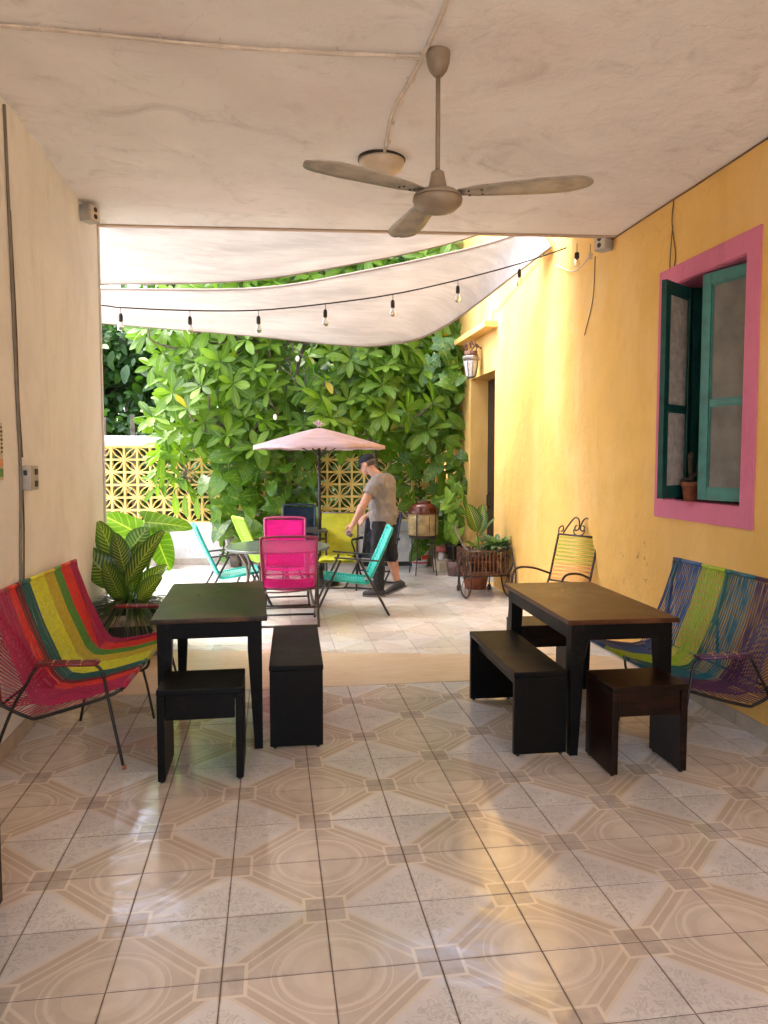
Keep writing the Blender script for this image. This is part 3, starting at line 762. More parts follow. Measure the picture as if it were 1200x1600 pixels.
dl = thing('ceiling_light', 'shallow round cream ceiling lamp beyond the fan, switched off', 'ceiling lamp', (.705, 4.95, 0))
MB().lathe([(.150, zl + .01), (.152, zl - .012), (.148, zl - .016)], n=36).build('rim', 'dark', dl)
MB().lathe([(.144, zl - .012), (.142, zl - .035), (.118, zl - .075), (.07, zl - .10), (0, zl - .108)], n=36).build('diffuser', 'cream', dl)

# ------------------------------------------------------------------ conduits, boxes, wires
def on_ceil(pts, r, wob=0, dz=.009, seed=0):
    o = []
    for i, p in enumerate(smooth_path([(x, y, 0) for x, y in pts], 6)):
        o.append((p.x, p.y + mnoise.noise(Vector((p.x * 3 + seed, p.y * 3, seed))) * wob, zceil(p.x) - dz - abs(mnoise.noise(Vector((p.x * 2, p.y * 2, seed + 3)))) * wob * .6))
    return o
c1 = [(-1.44, 3.86), (-1.21, 3.85), (-.92, 3.83), (-.53, 3.82), (-.12, 3.79), (.3, 3.74), (.72, 3.68)]
cc = thing('ceiling_cable_run', 'pair of loose cream cables clipped across the ceiling from the left wall to the fan', 'cable')
for k in range(3): MB().tube(on_ceil(c1, 0, .022, .010, k * 7.3), .008, 6).build('cable', 'pvc', cc)
for q in range(8):
    x = -1.3 + q * .27; y = 3.86 - (x + 1.44) * .075
    MB().tube([(x, y - .02, zceil(x) - .001), (x, y - .014, zceil(x) - .022), (x, y + .014, zceil(x) - .022), (x, y + .02, zceil(x) - .001)], .002, 5).build('clip', 'pvc', cc)
c2 = [(.73, 2.2), (.735, 3.2), (.72, 3.65), (.70, 3.93), (.67, 4.30), (.705, 4.82)]
cc = thing('ceiling_conduit', 'cream conduit running along the ceiling past the fan cup to the round lamp', 'cable')
MB().tube(on_ceil(c2, 0, .004, .010, 1), .011, 8).build('cable', 'pvc', cc)
for (x, y) in ((.72, 3.66), (.705, 3.9), (.685, 4.15), (.68, 4.4), (.70, 4.66)):
    MB().tube([(x - .02, y, zceil(x)), (x - .013, y, zceil(x) - .023), (x + .013, y, zceil(x) - .023), (x + .02, y, zceil(x))], .002, 5).build('clip', 'pvc', cc)
def flood(x, y, z, rz, label):
    t = thing('wall_speaker_box', label, 'wall box', (x, y, z), rz)
    MB().cbox((0, 0, 0), (.12, .10, .13), .012).build('casing', 'grey_box', t)
    MB().cbox((0, -.052, 0), (.095, .006, .105), .003).build('front_plate', 'cream', t)
    for q in (-.026, .026): MB().lathe([(.018, 0), (.020, .004), (.012, .006), (0, .003)], (0, -.055, q), 14, rot=Matrix.Rotation(R(90), 3, 'X')).build('port', 'dark', t)
flood(-1.385, 6.38, 3.515, R(62), 'small grey box fixed high on the white wall under the ceiling')
flood(2.715, 6.12, 3.385, R(-62), 'small grey box fixed high on the yellow wall at the ceiling edge')
w = thing('wall_conduit', 'brown cables and thin conduit running down the white wall to the socket box', 'cable')
MB().tube(smooth_path([(XL + .008, 4.63, 3.56), (XL + .008, 4.66, 2.75), (XL + .008, 4.69, 1.95), (XL + .008, 4.71, 1.5), (XL + .008, 4.66, .92), (XL + .008, 4.66, .3)], 5), .009, 6).build('conduit', 'table_frame', w)
MB().tube(smooth_path([(XL + .012, 4.66, 3.0), (XL + .012, 4.70, 2.4), (XL + .014, 4.70, 1.95), (XL + .012, 4.74, 1.62)], 5), .005, 5).build('cable', 'wire', w)
MB().tube(smooth_path([(XL + .012, 4.73, 1.45), (XL + .014, 4.72, 1.2), (XL + .012, 4.69, .8), (XL + .012, 4.69, .3)], 5), .005, 5).build('cable', 'wire', w)
t = thing('socket_box', 'grey surface-mounted socket box on the white wall', 'socket', (XL + .03, 4.80, 1.50))
MB().cbox((0, 0, 0), (.062, .15, .145), .008).build('box', 'grey_box', t)
for z in (-.035, .035): MB().cbox((.033, .02, z), (.008, .05, .035), .003).build('socket', 'dark', t)
MB().cbox((.0, -.0765, .03), (.02, .004, .03), .001).build('knockout', 'dark', t)
t = thing('poster', 'small printed poster cut by the left picture edge, above the socket box height', 'poster', (XL + .004, 4.28, 1.62))
MB().box((0, 0, .03), (.004, .30, .31)).build('sheet', 'cream', t)
m = MB()
for k in range(7): m.box((.003, .135 - .0 * k, .16 - k * .022), (.002, .018 + .012 * (k % 2), .013))
m.build('black_print', 'dark', t)
MB().box((.003, .06, -.03), (.002, .17, .04)).build('orange_print', 'c_peach', t)
MB().box((.003, .06, -.085), (.002, .17, .045)).build('green_print', 'c_green', t)
p = []
for k in range(40): y = 3.0 + k * .08; p.append((XR - .006, y, zceil(XR) - .012 + mnoise.noise(Vector((y * 3, 1, 2))) * .004))
tag(MB().tube(p, .005, 5).build('edge_wire', 'wire'), 'thin brown wire along the join of ceiling and yellow wall', 'cable')
for k, (pts, lb) in enumerate([([(XR - .006, 5.11, 3.40), (XR - .01, 5.12, 3.25), (XR - .006, 5.07, 3.02), (XR - .008, 5.105, 2.87)], 'brown wire looping down to the open green window sash'),
        ([(XR - .008, 5.115, 3.23), (XR - .01, 5.135, 2.98), (XR - .006, 5.11, 2.87)], 'second short strand beside the wire above the open sash'),
        ([(XR - .006, 6.42, 3.36), (XR - .008, 6.45, 3.0), (XR - .006, 6.62, 2.72)], 'hairline wire trailing down the bright yellow wall below the grey box'),
        ([(XR - .006, 9.6, 3.33), (XR - .02, 9.45, 3.48), (XR - .01, 9.3, 3.46), (XR - .01, 8.4, 3.6), (XR - .01, 7.4, 3.75)], 'thin wire rising along the yellow wall from the door ledge'),
        ([(XR - .01, 6.5, 3.4), (XR - .03, 6.7, 3.33), (XR - .02, 6.95, 3.36), (XR - .02, 7.3, 3.5)], 'pale loose cable hanging in a curve beside the grey box')]):
    tag(MB().tube(smooth_path(pts, 6), .0038 if k != 4 else .006, 5).build('wall_wire', 'wire' if k != 4 else 'cream'), lb, 'cable')
# dark bracket with hanging wires by the hedge
t = thing('cable_bracket', 'black bracket with drooping cable and white lamp between hedge and door ledge', 'bracket', (2.62, 11.35, 3.05))
MB().tube(smooth_path([(.15, 0, .1), (.04, 0, .12), (-.12, 0, .10)], 4), .008, 6).build('arm', 'dark', t)
MB().tube(smooth_path([(.0, 0, .55), (.02, 0, .2), (-.02, -.02, -.05), (-.12, -.03, -.25)], 5), .007, 6).build('cable', 'dark', t)
MB().lathe([(.02, .05), (.05, .02), (.06, -.03), (.03, -.05), (0, -.055)], (-.12, -.03, -.3), 14).build('lamp_head', 'bucket', t)
# wall lantern
t = thing('wall_lantern', 'pewter lantern with frosted panes hanging by the yellow door canopy', 'lantern', (2.63, 10.05, 2.93))
MB().lathe([(.10, .06), (.115, .045), (.115, .02), (.10, .0)], n=8, smooth=False).build('hood', 'metal_lamp', t)
MB().lathe([(.085, .0), (.095, -.03), (.065, -.20), (.055, -.2)], n=8, smooth=False).build('panes', 'frosted', t)
MB().lathe([(.065, -.2), (.07, -.215), (.03, -.235), (0, -.24)], n=8, smooth=False).build('base_cap', 'metal_lamp', t)
for k in range(8):
    a = 2 * math.pi * k / 8; MB().tube([(.098 * math.cos(a), .098 * math.sin(a), -.0), (.099 * math.cos(a), .099 * math.sin(a), -.03), (.068 * math.cos(a), .068 * math.sin(a), -.205)], .005, 5).build('rib', 'metal_lamp', t)
MB().lathe([(.10, .06), (.085, .085), (.09, .12), (.06, .125)], n=16).build('crown', 'rust', t)
for k in range(7):
    a = .9 * k; MB().tube(smooth_path([(.06 * math.cos(a), .06 * math.sin(a), .11), (.10 * math.cos(a + .4), .10 * math.sin(a + .4), .19), (.05 * math.cos(a + 1), .05 * math.sin(a + 1), .22 + .02 * (k % 3)), (.07 * math.cos(a + 1.6), .07 * math.sin(a + 1.6), .17)], 5), .006, 5).build('scroll', 'rust', t)
MB().tube(smooth_path([(.0, 0, .12), (.06, 0, .2), (.145, 0, .16)], 5), .008, 6).build('arm', 'rust', t)

# ------------------------------------------------------------------ dark wooden tables, benches and stools
def rough(m): return m
def make_table(name, label, x0, x1, y0, y1, H, rz, topmat, group):
    cx, cy = (x0 + x1) / 2, (y0 + y1) / 2; w, l = x1 - x0, y1 - y0
    t = thing(name, label, 'table', (cx, cy, 0), rz, group)
    m = MB(); m.cbox((0, 0, H - .013), (w, l, .026), .006); m.build('tabletop', topmat, t)
    a = .03
    for s in (-1, 1):
        m = MB(); m.cbox((s * (w / 2 - a - .012), 0, H - .026 - .045), (.022, l - 2 * a - .1, .09), .003); m.build('apron', 'ebony', t)
        m = MB(); m.cbox((0, s * (l / 2 - a - .012), H - .026 - .045), (w - 2 * a - .1, .022, .09), .003); m.build('apron', 'ebony', t)
    for sx in (-1, 1):
        for sy in (-1, 1):
            m = MB(); X, Y = sx * (w / 2 - a), sy * (l / 2 - a); k, k2 = .078, .045; z0, z1 = 0.0, H - .0265
            def q(kk, z): return [(X, Y, z), (X - sx * kk, Y, z), (X - sx * kk, Y - sy * kk, z), (X, Y - sy * kk, z)]
            vs = q(k2, z0) + q(k, z1 - .16) + q(k, z1); f = [(0, 1, 2, 3), (8, 9, 10, 11)] + [(i + o, (i + 1) % 4 + o, (i + 1) % 4 + 4 + o, i + 4 + o) for o in (0, 4) for i in range(4)]
            m.add(vs, f); m.build('leg', 'ebony', t)
    return t
def make_bench(name, label, cat, cx, cy, w, l, H, rz, mat, group, slab=.032, inset=0, apron=0, slant=0):
    """w across, l along; plank panels at both ends of l"""
    t = thing(name, label, cat, (cx, cy, 0), rz, group)
    MB().cbox((0, 0, H - slab / 2), (w, l, slab), .006).build('seat', mat, t)
    for s in (-1, 1):
        m = MB(); m.cbox((0, s * (l / 2 - .019 - inset), (H - slab) / 2 + .006), (w - .006, .036, H - slab - .014), .004); m.build('side_panel', mat, t)
        for q in (-1, 1): MB().lathe([(.010, 0), (.012, .009)], (q * (w / 2 - .03), s * (l / 2 - .019 - inset), 0), 8).build('foot', 'dark', t)
    ra, rh = (w / 2 - .022, .125) if apron else (w * .30, .08)
    for s in (-1, 1): MB().cbox((s * ra, 0, H - slab - rh / 2), (.022, l - .08 - 2 * inset, rh), .003).build('rail', mat, t)
    return t
make_table('dining_table', 'dark rectangular table at the left with greenish sheen on top, beside the multicoloured bench', -.67, -.05, 4.20, 5.45, .75, R(1.5), 'table', 'dark rectangular tables under the ceiling')
make_table('dining_table', 'dark rectangular table at the right with warm brown sheen on top, before the blue-green bench', 1.57, 2.20, 3.85, 5.12, .75, R(-1.5), 'tabletop_reflect', 'dark rectangular tables under the ceiling')
make_bench('plank_bench', 'long black plank bench right of the left table, seen end on', 'bench', .135, 4.72, .30, 1.02, .47, R(-1.5), 'ebony', 'black plank benches')
make_bench('plank_bench', 'long black plank bench left of the right table', 'bench', 1.435, 4.42, .30, 1.02, .465, R(-1.0), 'ebony', 'black plank benches')
make_bench('stool', 'short black plank stool at the near end of the left table', 'stool', -.365, 4.0, .36, .42, .475, R(90), 'ebony', 'short plank stools', apron=1)
make_bench('stool', 'short red-brown plank stool at the near end of the right table', 'stool', 1.885, 3.745, .335, .41, .465, R(90), 'mahogany', 'short plank stools', apron=1)
make_bench('stool', 'dark plank stool at the far end of the right table', 'stool', 1.90, 5.22, .33, .42, .46, R(90), 'mahogany', 'short plank stools', apron=1)
make_bench('plank_bench', 'dark plank bench end just entering the picture at the lower left edge', 'bench', -1.155, 2.30, .36, 1.1, .455, R(0), 'mahogany', 'black plank benches')

# ------------------------------------------------------------------ cord benches (acapulco style)
def cord_bench(label, cx, cy, rz, bands, zt, W, railmat, bars, bar_mat, padmat, N=84):
    t = thing('cord_bench', label, 'bench', (cx, cy, 0), rz, 'cord woven metal benches')
    Wt, Wc, Wf = W * .97, W, W * .95; h = lambda w, s: (s - .5) * w
    top = lambda s: Vector((h(Wt, s), -.66, zt)); cr0 = lambda s: Vector((h(Wc, s), -.475, .40)); cr1 = lambda s: Vector((h(Wc, s), -.425, .345)); cr2 = lambda s: Vector((h(Wc, s), -.36, .335)); fr = lambda s: Vector((h(Wf, s), -.0, .41))
    nb = len(bands); acc = [MB() for _ in bands]
    tot = sum(b[1] for b in bands); lim = np.cumsum([b[1] / tot for b in bands])
    def band(s): return int(min(nb - 1, np.searchsorted(lim, s)))
    for i in range(N):
        s = (i + .5) / N; b = band(s)
        for layer in ((0, 1) if i % 3 else (0,)):
            k = 0 if layer == 0 else (.055 if (i // 4) % 2 else -.035); c = lambda q: max(.003, min(.997, q)); off = Vector((0, -.004, -.004)) * layer
            j = random.gauss(0, .0006)
            P = [top(c(s)) + off, cr0(c(s + k)) + off, cr1(c(s + k)) + off, cr2(c(s + k)) + off, lerp(cr2(c(s + k)), fr(c(s + k * .2)), .5) + off + Vector((j, 0, -.012)), fr(c(s + k * .1)) + off]
            P = [P[0], lerp(P[0], P[1], .5) + Vector((j * 2, -.012, 0))] + P[1:]
            acc[b].tube(P, .0034, 5, cap=False)
    # fans of cord closing the two ends
    ends = [MB(), MB()]
    for e_, sg in enumerate((-1, 1)):
        x = sg * W / 2
        for i in range(24):
            q = i / 23
            a = lerp((x * .97, -.66, zt), (x, -.61, .335), q); sB = .5 + sg * (.5 - .20 * (1 - q)); b = lerp(top(sB), cr1(sB), min(1, q * 1.15)); b = cr1(.5 + sg * (.5 - .22 * (1 - q)))
            ends[e_].tube([a, lerp(a, b, .5) + Vector((0, -.006, -.004)), b], .0028, 4, cap=False)
        for i in range(20):
            q = i / 19
            a = lerp((x, -.60, .335), (x, -.46, .275), min(1, q * 2)) if q < .5 else lerp((x, -.46, .275), (x * .97, -.0, .385), (q - .5) * 2)
            b = lerp(cr1(.5 + sg * .30), fr(.5 + sg * .48), q) if q > .3 else cr1(.5 + sg * (.30 + .1 * q))
            ends[e_].tube([a, b], .0028, 4, cap=False)
    for k, (cname, _) in enumerate(bands):
        o = acc[k].build('cord_band', 'c_' + cname, t); o['kind'] = 'stuff'; o['label'] = cname.replace('navyc', 'navy blue') + ' cords'
        a, b = (0 if k == 0 else lim[k - 1]), lim[k]
        m = MB(); m.tube([top(a + .001), top(b - .001)], .0135, 8); m.build('rail_wrap', 'c_' + cname, t); m = MB(); m.tube([fr(a + .001) + Vector((0, .002, -.004)), fr(b - .001) + Vector((0, .002, -.004))], .0135, 8); o = m.build('rail_wrap', 'c_' + cname, t)
    for e_, m in enumerate(ends): stuff(m.build('end_cords', 'c_' + bands[0 if e_ == 0 else -1][0], t))
    # frame
    for sg in (-1, 1):
        x = sg * W / 2; m = MB()
        m.tube(smooth_path([(x * .97, -.66, zt), (x * .99, -.635, .6), (x, -.61, .37), (x, -.575, .325), (x, -.47, .272), (x, -.40, .272), (x * .99, -.08, .365), (x * .96, -.0, .402)], 3), .0095, 8); m.build('side_frame', 'iron', t)
        m = MB(); m.tube(lerp_line((x * .97, -.66, zt - .01), (x, -.61, .36), 4), .0125, 8); m.build('post_wrap', padmat, t)
        # arm with both legs in one bent tube
        xo = sg * (W / 2 + .03); xf = sg * (W / 2 + .055)
        m = MB(); m.tube(smooth_path([(xf, .02, .0), (xo, -.06, .38), (xo, -.08, .50), (xo, -.115, .545), (xo, -.15, .55), (xo, -.38, .55), (xo, -.42, .53), (xo, -.46, .46), (sg * (W / 2 + .012), -.55, .31), (xf, -.66, .0)], 4), .0085, 8); m.build('arm_and_legs', 'iron', t)
        m = MB()
        for xx in (xo - .03, xo + .03): m.tube([(xx, -.11, .558), (xx, -.40, .560)], .011, 8)
        m.tube([(xo - .03, -.11, .558), (xo + .03, -.11, .558)], .011, 8); m.tube([(xo - .03, -.40, .56), (xo + .03, -.40, .56)], .011, 8)
        for q in range(22): y = -.12 - q * .0128; m.tube([(xo - .036, y, .566), (xo + .036, y, .566)], .0035, 4)
        m.build('arm_rest', padmat, t)
        for q in (-.18, -.25, -.32): MB().tube([(xo - .043, q, .562), (xo, q - .004, .576), (xo + .043, q, .562)], .0028, 5).build('pale_cord', 'c_peach', t)
        for fy_ in ((xf, .02), (xf, -.66)): MB().lathe([(.011, 0), (.012, .02), (.009, .022)], (fy_[0], fy_[1], 0), 8).build('foot_cap', 'terracotta', t)
    for b in bars: MB().tube([top(b) + Vector((0, .004, 0)), lerp(top(b), cr0(b), .5) + Vector((0, -.02, 0)), (h(Wc, b), -.60, .33)], .0105, 8).build('back_bar', bar_mat, t)
    MB().tube([(-W / 2, -.61, .335), (W / 2, -.61, .335)], .008, 8).build('rear_rail', 'iron', t)
    MB().tube([(-W * .475, 0, .400), (W * .475, 0, .400)], .009, 8).build('front_rail', 'iron', t)
    # middle support
    m = MB(); m.tube(smooth_path([(.02, .015, 0), (.01, -.04, .27), (0, -.08, .30), (0, -.34, .29), (.01, -.38, .24), (.02, -.43, 0)], 4), .008, 8)
    m.tube(smooth_path([(0, -.01, .40), (0, -.02, .33), (0, -.06, .30)], 3), .008, 8); m.build('middle_support', 'iron', t)
    return t
def lerp_line(a, b, n): return [lerp(a, b, i / n) for i in range(n + 1)]
# left: local +x runs towards the camera
cord_bench('multicoloured cord bench in magenta, yellow and green against the white wall', -.755, 4.86, R(-93), 
           [('magenta', 1.0), ('red', 1.3), ('green', 1.0), ('mustard', 1.3), ('yellow', 1.7), ('teal', 1.0), ('maroon', .5), ('red', .8), ('magenta', 1.8)], .90, 1.51, 'red', (.76,), 'c_maroon', 'c_maroon')
cord_bench('blue, lime and purple cord bench against the yellow wall', 2.115, 4.37, R(91),
           [('purple', 1.6), ('petrol', 1.3), ('teal', .5), ('lime', 1.5), ('blue', 1.5), ('navyc', .6)], .92, 1.2, 'blue', (.46, .955), 'c_teal', 'c_purple', 54)

# ------------------------------------------------------------------ wrought iron corded chair
def iron_chair():
    t = thing('iron_chair', 'brown wrought-iron chair with scrolled top and yellow-green cords behind the right table', 'chair', (2.40, 6.35, 0), math.atan2(-.5, -.87) - math.pi / 2)
    # local +y faces the front, x is the width
    W = .44; B = lambda x, z: Vector((x, -.20 - (z - .42) * .30, z))
    for s in (-1, 1):
        MB().tube(smooth_path([(s * W / 2, -.32, 0), (s * W / 2, -.20, .40), B(s * W / 2, .6), B(s * W / 2, .93)], 4), .010, 8).build('back_post', 'iron_brown', t)
        MB().tube(smooth_path([(s * (W / 2 + .06), .26, .0), (s * (W / 2 + .05), .22, .45), (s * (W / 2 + .05), .20, .60), (s * (W / 2 + .05), .13, .655), (s * (W / 2 + .04), -.05, .64), (s * (W / 2 + .0), -.235, .58)], 5), .010, 8).build('arm_and_leg', 'iron_brown', t)
        MB().tube([(s * W / 2, -.22, .41), (s * W / 2, .22, .43)], .009, 8).build('seat_side', 'iron_brown', t)
        # scrolls on the top rail
        p = [B(s * W / 2, .93), B(s * (W / 2 + .005), .985), B(s * (W / 2 - .03), 1.005), B(s * (W / 2 - .045), .97), B(s * (W / 2 - .022), .955)]
        MB().tube(smooth_path(p, 6), .007, 6).build('scroll', 'iron_brown', t)
        p = [B(s * (W / 2 - .05), .94), B(s * .125, 1.02), B(s * .075, 1.085), B(s * .03, 1.075), B(s * .008, 1.02), B(s * .012, .985), B(s * .045, .975), B(s * .05, 1.01), B(s * .03, 1.02)]
        MB().tube(smooth_path(p, 6), .007, 6).build('scroll', 'iron_brown', t)
        MB().tube(smooth_path([B(s * .06, .985), B(s * .05, .95), B(0, .925)], 5), .006, 6).build('scroll', 'iron_brown', t)
    for z in (.93, .52): MB().tube([B(-W / 2, z), B(W / 2, z)], .009, 8).build('back_rail', 'iron_brown', t)
    MB().tube(smooth_path([B(-W / 2, .45), B(-W * .2, .50), B(W * .2, .50), B(W / 2, .45)], 5), .007, 6).build('lower_arch', 'iron_brown', t)
    for y in (-.22, .22): MB().tube([(-W / 2, y, .42), (W / 2, y, .42)], .009, 8).build('seat_rail', 'iron_brown', t)
    MB().tube([(-W / 2 - .05, .235, .2), (W / 2 + .05, .235, .2)], .007, 6).build('stretcher', 'iron_brown', t)
    cols = ['c_lime', 'c_lime', 'c_mustard', 'c_peach']
    for k in range(24):
        z = .915 - k * .0165; m = MB(); a = .005 * (-1) ** k
        m.tube([B(-W / 2 + .006, z + a), lerp(B(0, z), B(0, z - a), .5) + Vector((0, .004, 0)), B(W / 2 - .006, z - a)], .0036, 5); m.build('cord', cols[min(3, k // 7 + (0 if k < 14 else 0))] if k < 15 else 'c_peach', t)
    for k in range(22):
        y = -.20 + k * .019; MB().tube([(-W / 2, y, .425), (0, y, .415), (W / 2, y, .425)], .0042, 5).build('cord', ['c_lime', 'c_mustard', 'c_peach'][k % 3], t)
iron_chair()

# ------------------------------------------------------------------ courtyard furniture
def flatbar(m, pts, r=.011): m.tube(pts, r, 8); return m
def folding_chair(label, x, y, rz, cord, cord2, frame='steel_grey', W=.50):
    """folding chair, cords wound round seat and back; local +y is its front"""
    t = thing('folding_chair', label, 'chair', (x, y, 0), rz, 'folding cord chairs in the courtyard')
    S0, S1, B0, B1 = (.26, .395), (-.17, .335), (-.19, .335), (-.43, .90)
    for s in (-1, 1):
        X = s * W / 2; Xo = s * (W / 2 + .022)
        MB().tube([(Xo, .37, 0), (Xo, .10, .585)], .012, 8).build('front_leg', frame, t)
        MB().tube([(Xo - s * .02, -.40, 0), (Xo - s * .02, -.09, .575)], .012, 8).build('rear_leg', frame, t)
        MB().cbox((Xo, -.06, .593), (.034, .46, .016), .006, Matrix.Rotation(R(5), 3, 'X')).build('arm_rest', frame, t)
        m = MB(); m.tube(smooth_path([(X * .93, B0[0] + .01, B0[1]), (X * .95, -.33, .66), (X * .93, B1[0] + .01, B1[1] - .03), (X * .8, B1[0], B1[1])], 4), .017, 8); m.build('back_side', cord, t)
        m = MB(); m.tube([(X * .94, S1[0], S1[1]), (X * .94, S0[0] - .02, S0[1] - .003)], .016, 8); m.build('seat_side', cord, t)
    MB().tube([(-W * .4, B1[0], B1[1]), (W * .4, B1[0], B1[1])], .017, 8).build('back_top', cord, t)
    MB().tube([(-W * .47, S0[0], S0[1]), (W * .47, S0[0], S0[1])], .014, 8).build('seat_front', cord, t)
    for yy, zz in ((.355, .03), (-.385, .03)): MB().tube([(-W / 2, yy, zz), (W / 2, yy, zz)], .009, 6).build('stretcher', frame, t)
    mb, ms = MB(), MB()
    for k in range(34):
        q = (k + .5) / 34; p = lerp((0, B0[0], B0[1]), (0, B1[0], B1[1]), q); a = .006 * (-1) ** k
        mb.tube([(-W * .47, p.y, p.z - a), (0, p.y - .012, p.z), (W * .47, p.y, p.z + a)], .0055, 4, cap=False)
        p = lerp((0, S1[0], S1[1]), (0, S0[0], S0[1]), q); ms.tube([(-W * .47, p.y - a, p.z), (0, p.y, p.z - .014), (W * .47, p.y + a, p.z)], .0055, 4, cap=False)
    for k in range(9):
        x_ = (k - 4) * W * .095; mb.tube([(x_, B0[0] - .008, B0[1]), (x_, B1[0] - .006, B1[1])], .006, 4); ms.tube([(x_, S1[0], S1[1] - .01), (x_, S0[0], S0[1] - .006)], .006, 4)
    stuff(mb.build('back_weave', cord2, t)); stuff(ms.build('seat_weave', cord2, t)); return t
folding_chair('turquoise corded folding chair right of the grey table, in front of the walking man', .80, 8.05, R(87), 'turq', 'turq')
folding_chair('turquoise corded folding chair left of the grey table', -.42, 8.62, R(-80), 'turq', 'turq_pale', W=.5)
folding_chair('lime green corded folding chair behind the left end of the grey table', -.02, 9.75, R(-70), 'green_cord', 'green_cord', W=.5)

def sling_chair(label, x, y, rz, mesh, seat, frame, toptube, W=.52, H=.89):
    t = thing('sling_chair', label, 'chair', (x, y, 0), rz, 'mesh sling chairs in the courtyard')
    B0, B1 = Vector((0, -.20, .36)), Vector((0, -.40, H))
    bx = lambda q, s: Vector((s * (W / 2 - .012 + .014 * q), lerp(B0, B1, q).y, lerp(B0, B1, q).z))
    loop = [bx(0, -1), bx(.5, -1), bx(.93, -1), bx(1, -.93) + Vector((0, 0, 0)), bx(1.02, -.4), bx(1.02, .4), bx(1, .93), bx(.93, 1), bx(.5, 1), bx(0, 1)]
    MB().tube(smooth_path(loop, 4), .0135, 8).build('back_frame', toptube, t)
    MB().tube([bx(.02, -1), bx(.02, 1)], .011, 8).build('back_rail', frame, t)
    MB().tube([bx(.30, -1), bx(.30, 1)], .008, 8).build('brace', toptube, t)
    P = [[bx(.03 + .94 * j / 8, -1 + 2 * i / 8) + Vector((0, -.022 * math.sin(math.pi * i / 8), 0)) for j in range(9)] for i in range(9)]
    solidify(MB().grid(P).build('back_sling', mesh, t), .003)
    P = [[Vector(((-1 + i / 4) * (W / 2 - .01), -.20 + .46 * j / 8, .37 + .035 * j / 8 - .02 * math.sin(math.pi * i / 8))) for j in range(9)] for i in range(9)]
    solidify(MB().grid(P).build('seat_sling', seat, t), .003)
    for s in (-1, 1):
        X = s * (W / 2 + .02)
        MB().tube([(s * W / 2, -.20, .365), (s * W / 2, .26, .405)], .011, 8).build('seat_side', frame, t)
        MB().tube(smooth_path([(X, -.24, 0), (X, -.24, .04), (X, -.02, .42), (X, .08, .56), (X, .02, .585), (X, -.28, .575)], 4), .0115, 8).build('arm_and_leg', frame, t)
        MB().tube([(X - s * .018, .33, 0), (X - s * .018, -.26, .40)], .0115, 8).build('front_leg', frame, t)
        MB().cbox((X, -.11, .592), (.036, .30, .018), .007).build('arm_rest', frame, t)
    for yy, zz in ((-.24, .012), (.325, .012), (-.12, .17)): MB().tube([(-W / 2 - .02, yy, zz), (W / 2 + .02, yy, zz)], .0105, 8).build('stretcher', frame, t)
    return t
sling_chair('magenta mesh chair with its back to us, nearest the grey table front', .155, 7.60, R(-1), 'pink_mesh', 'pink_seat', 'steel_grey', 'pink_frame', H=.88)
sling_chair('pink mesh chair with rounded top facing us across the grey table', .15, 8.75, R(181), 'pink_seat', 'pink_seat', 'steel_grey', 'pink_frame2', W=.47, H=.92)
sling_chair('navy blue mesh chair behind the small umbrella table, seen above the pink chairs', .36, 10.55, R(178), 'navy', 'navy', 'navy_frame', 'navy_frame', W=.44, H=.97)
sling_chair('navy blue mesh chair between the yellow padded chair and the walking man', 1.27, 9.72, R(150), 'navy', 'navy', 'navy_frame', 'navy_frame', W=.48, H=.92)

t = thing('padded_chair', 'lime yellow padded garden chair facing us beside the umbrella pole', 'chair', (.82, 9.72, 0), R(172))
W = .46
def pad(p0, p1, th, n, name):
    P0, P1 = Vector(p0), Vector(p1); d = (P1 - P0); nrm = Vector((0, -d.z, d.y)).normalized(); rows = []
    N = n * 6
    for i in range(N + 1):
        q = i / N; puff = th * (.35 + .65 * abs(math.sin(math.pi * q * n)) ** .6); row = []
        for j in range(13):
            u = -1 + j / 6; e = (1 - abs(u) ** 6) ; tuft = .75 + .25 * abs(math.cos(math.pi * u * 1.5)) ** .5
            row.append(P0 + d * q + Vector((u * W / 2, 0, 0)) + nrm * (puff * e * tuft))
        rows.append(row)
    back = [[p - nrm * .012 - nrm * (nrm.dot(p - (P0 + d * (i / N)))) for p in r] for i, r in enumerate(rows)]
    m = MB(); m.grid(rows); m.grid(back[::-1])
    return m.build(name, 'yel_pad', t)
pad((0, -.18, .37), (0, -.40, .90), .055, 3, 'back_cushion'); pad((0, -.16, .37), (0, .34, .36), .06, 2, 'seat_cushion')
for s in (-1, 1):
    X = s * (W / 2 + .015)
    MB().tube(smooth_path([(X, .34, .35), (X, -.17, .35), (X, -.20, .38), (X, -.41, .91)], 3), .011, 8).build('side_frame', 'table_frame', t)
    MB().tube([(X, .34, 0), (X, .02, .56)], .011, 8).build('front_leg', 'steel_grey', t); MB().tube([(X, -.32, 0), (X, -.02, .56)], .011, 8).build('rear_leg', 'steel_grey', t)
    MB().cbox((X, -.1, .57), (.036, .44, .02), .007).build('arm_rest', 'steel_grey', t)
MB().tube([(-W / 2, -.41, .91), (W / 2, -.41, .91)], .012, 8).build('top_rail', 'table_frame', t)
for yy in (.33, -.31): MB().tube([(-W / 2, yy, .03), (W / 2, yy, .03)], .009, 6).build('stretcher', 'steel_grey', t)

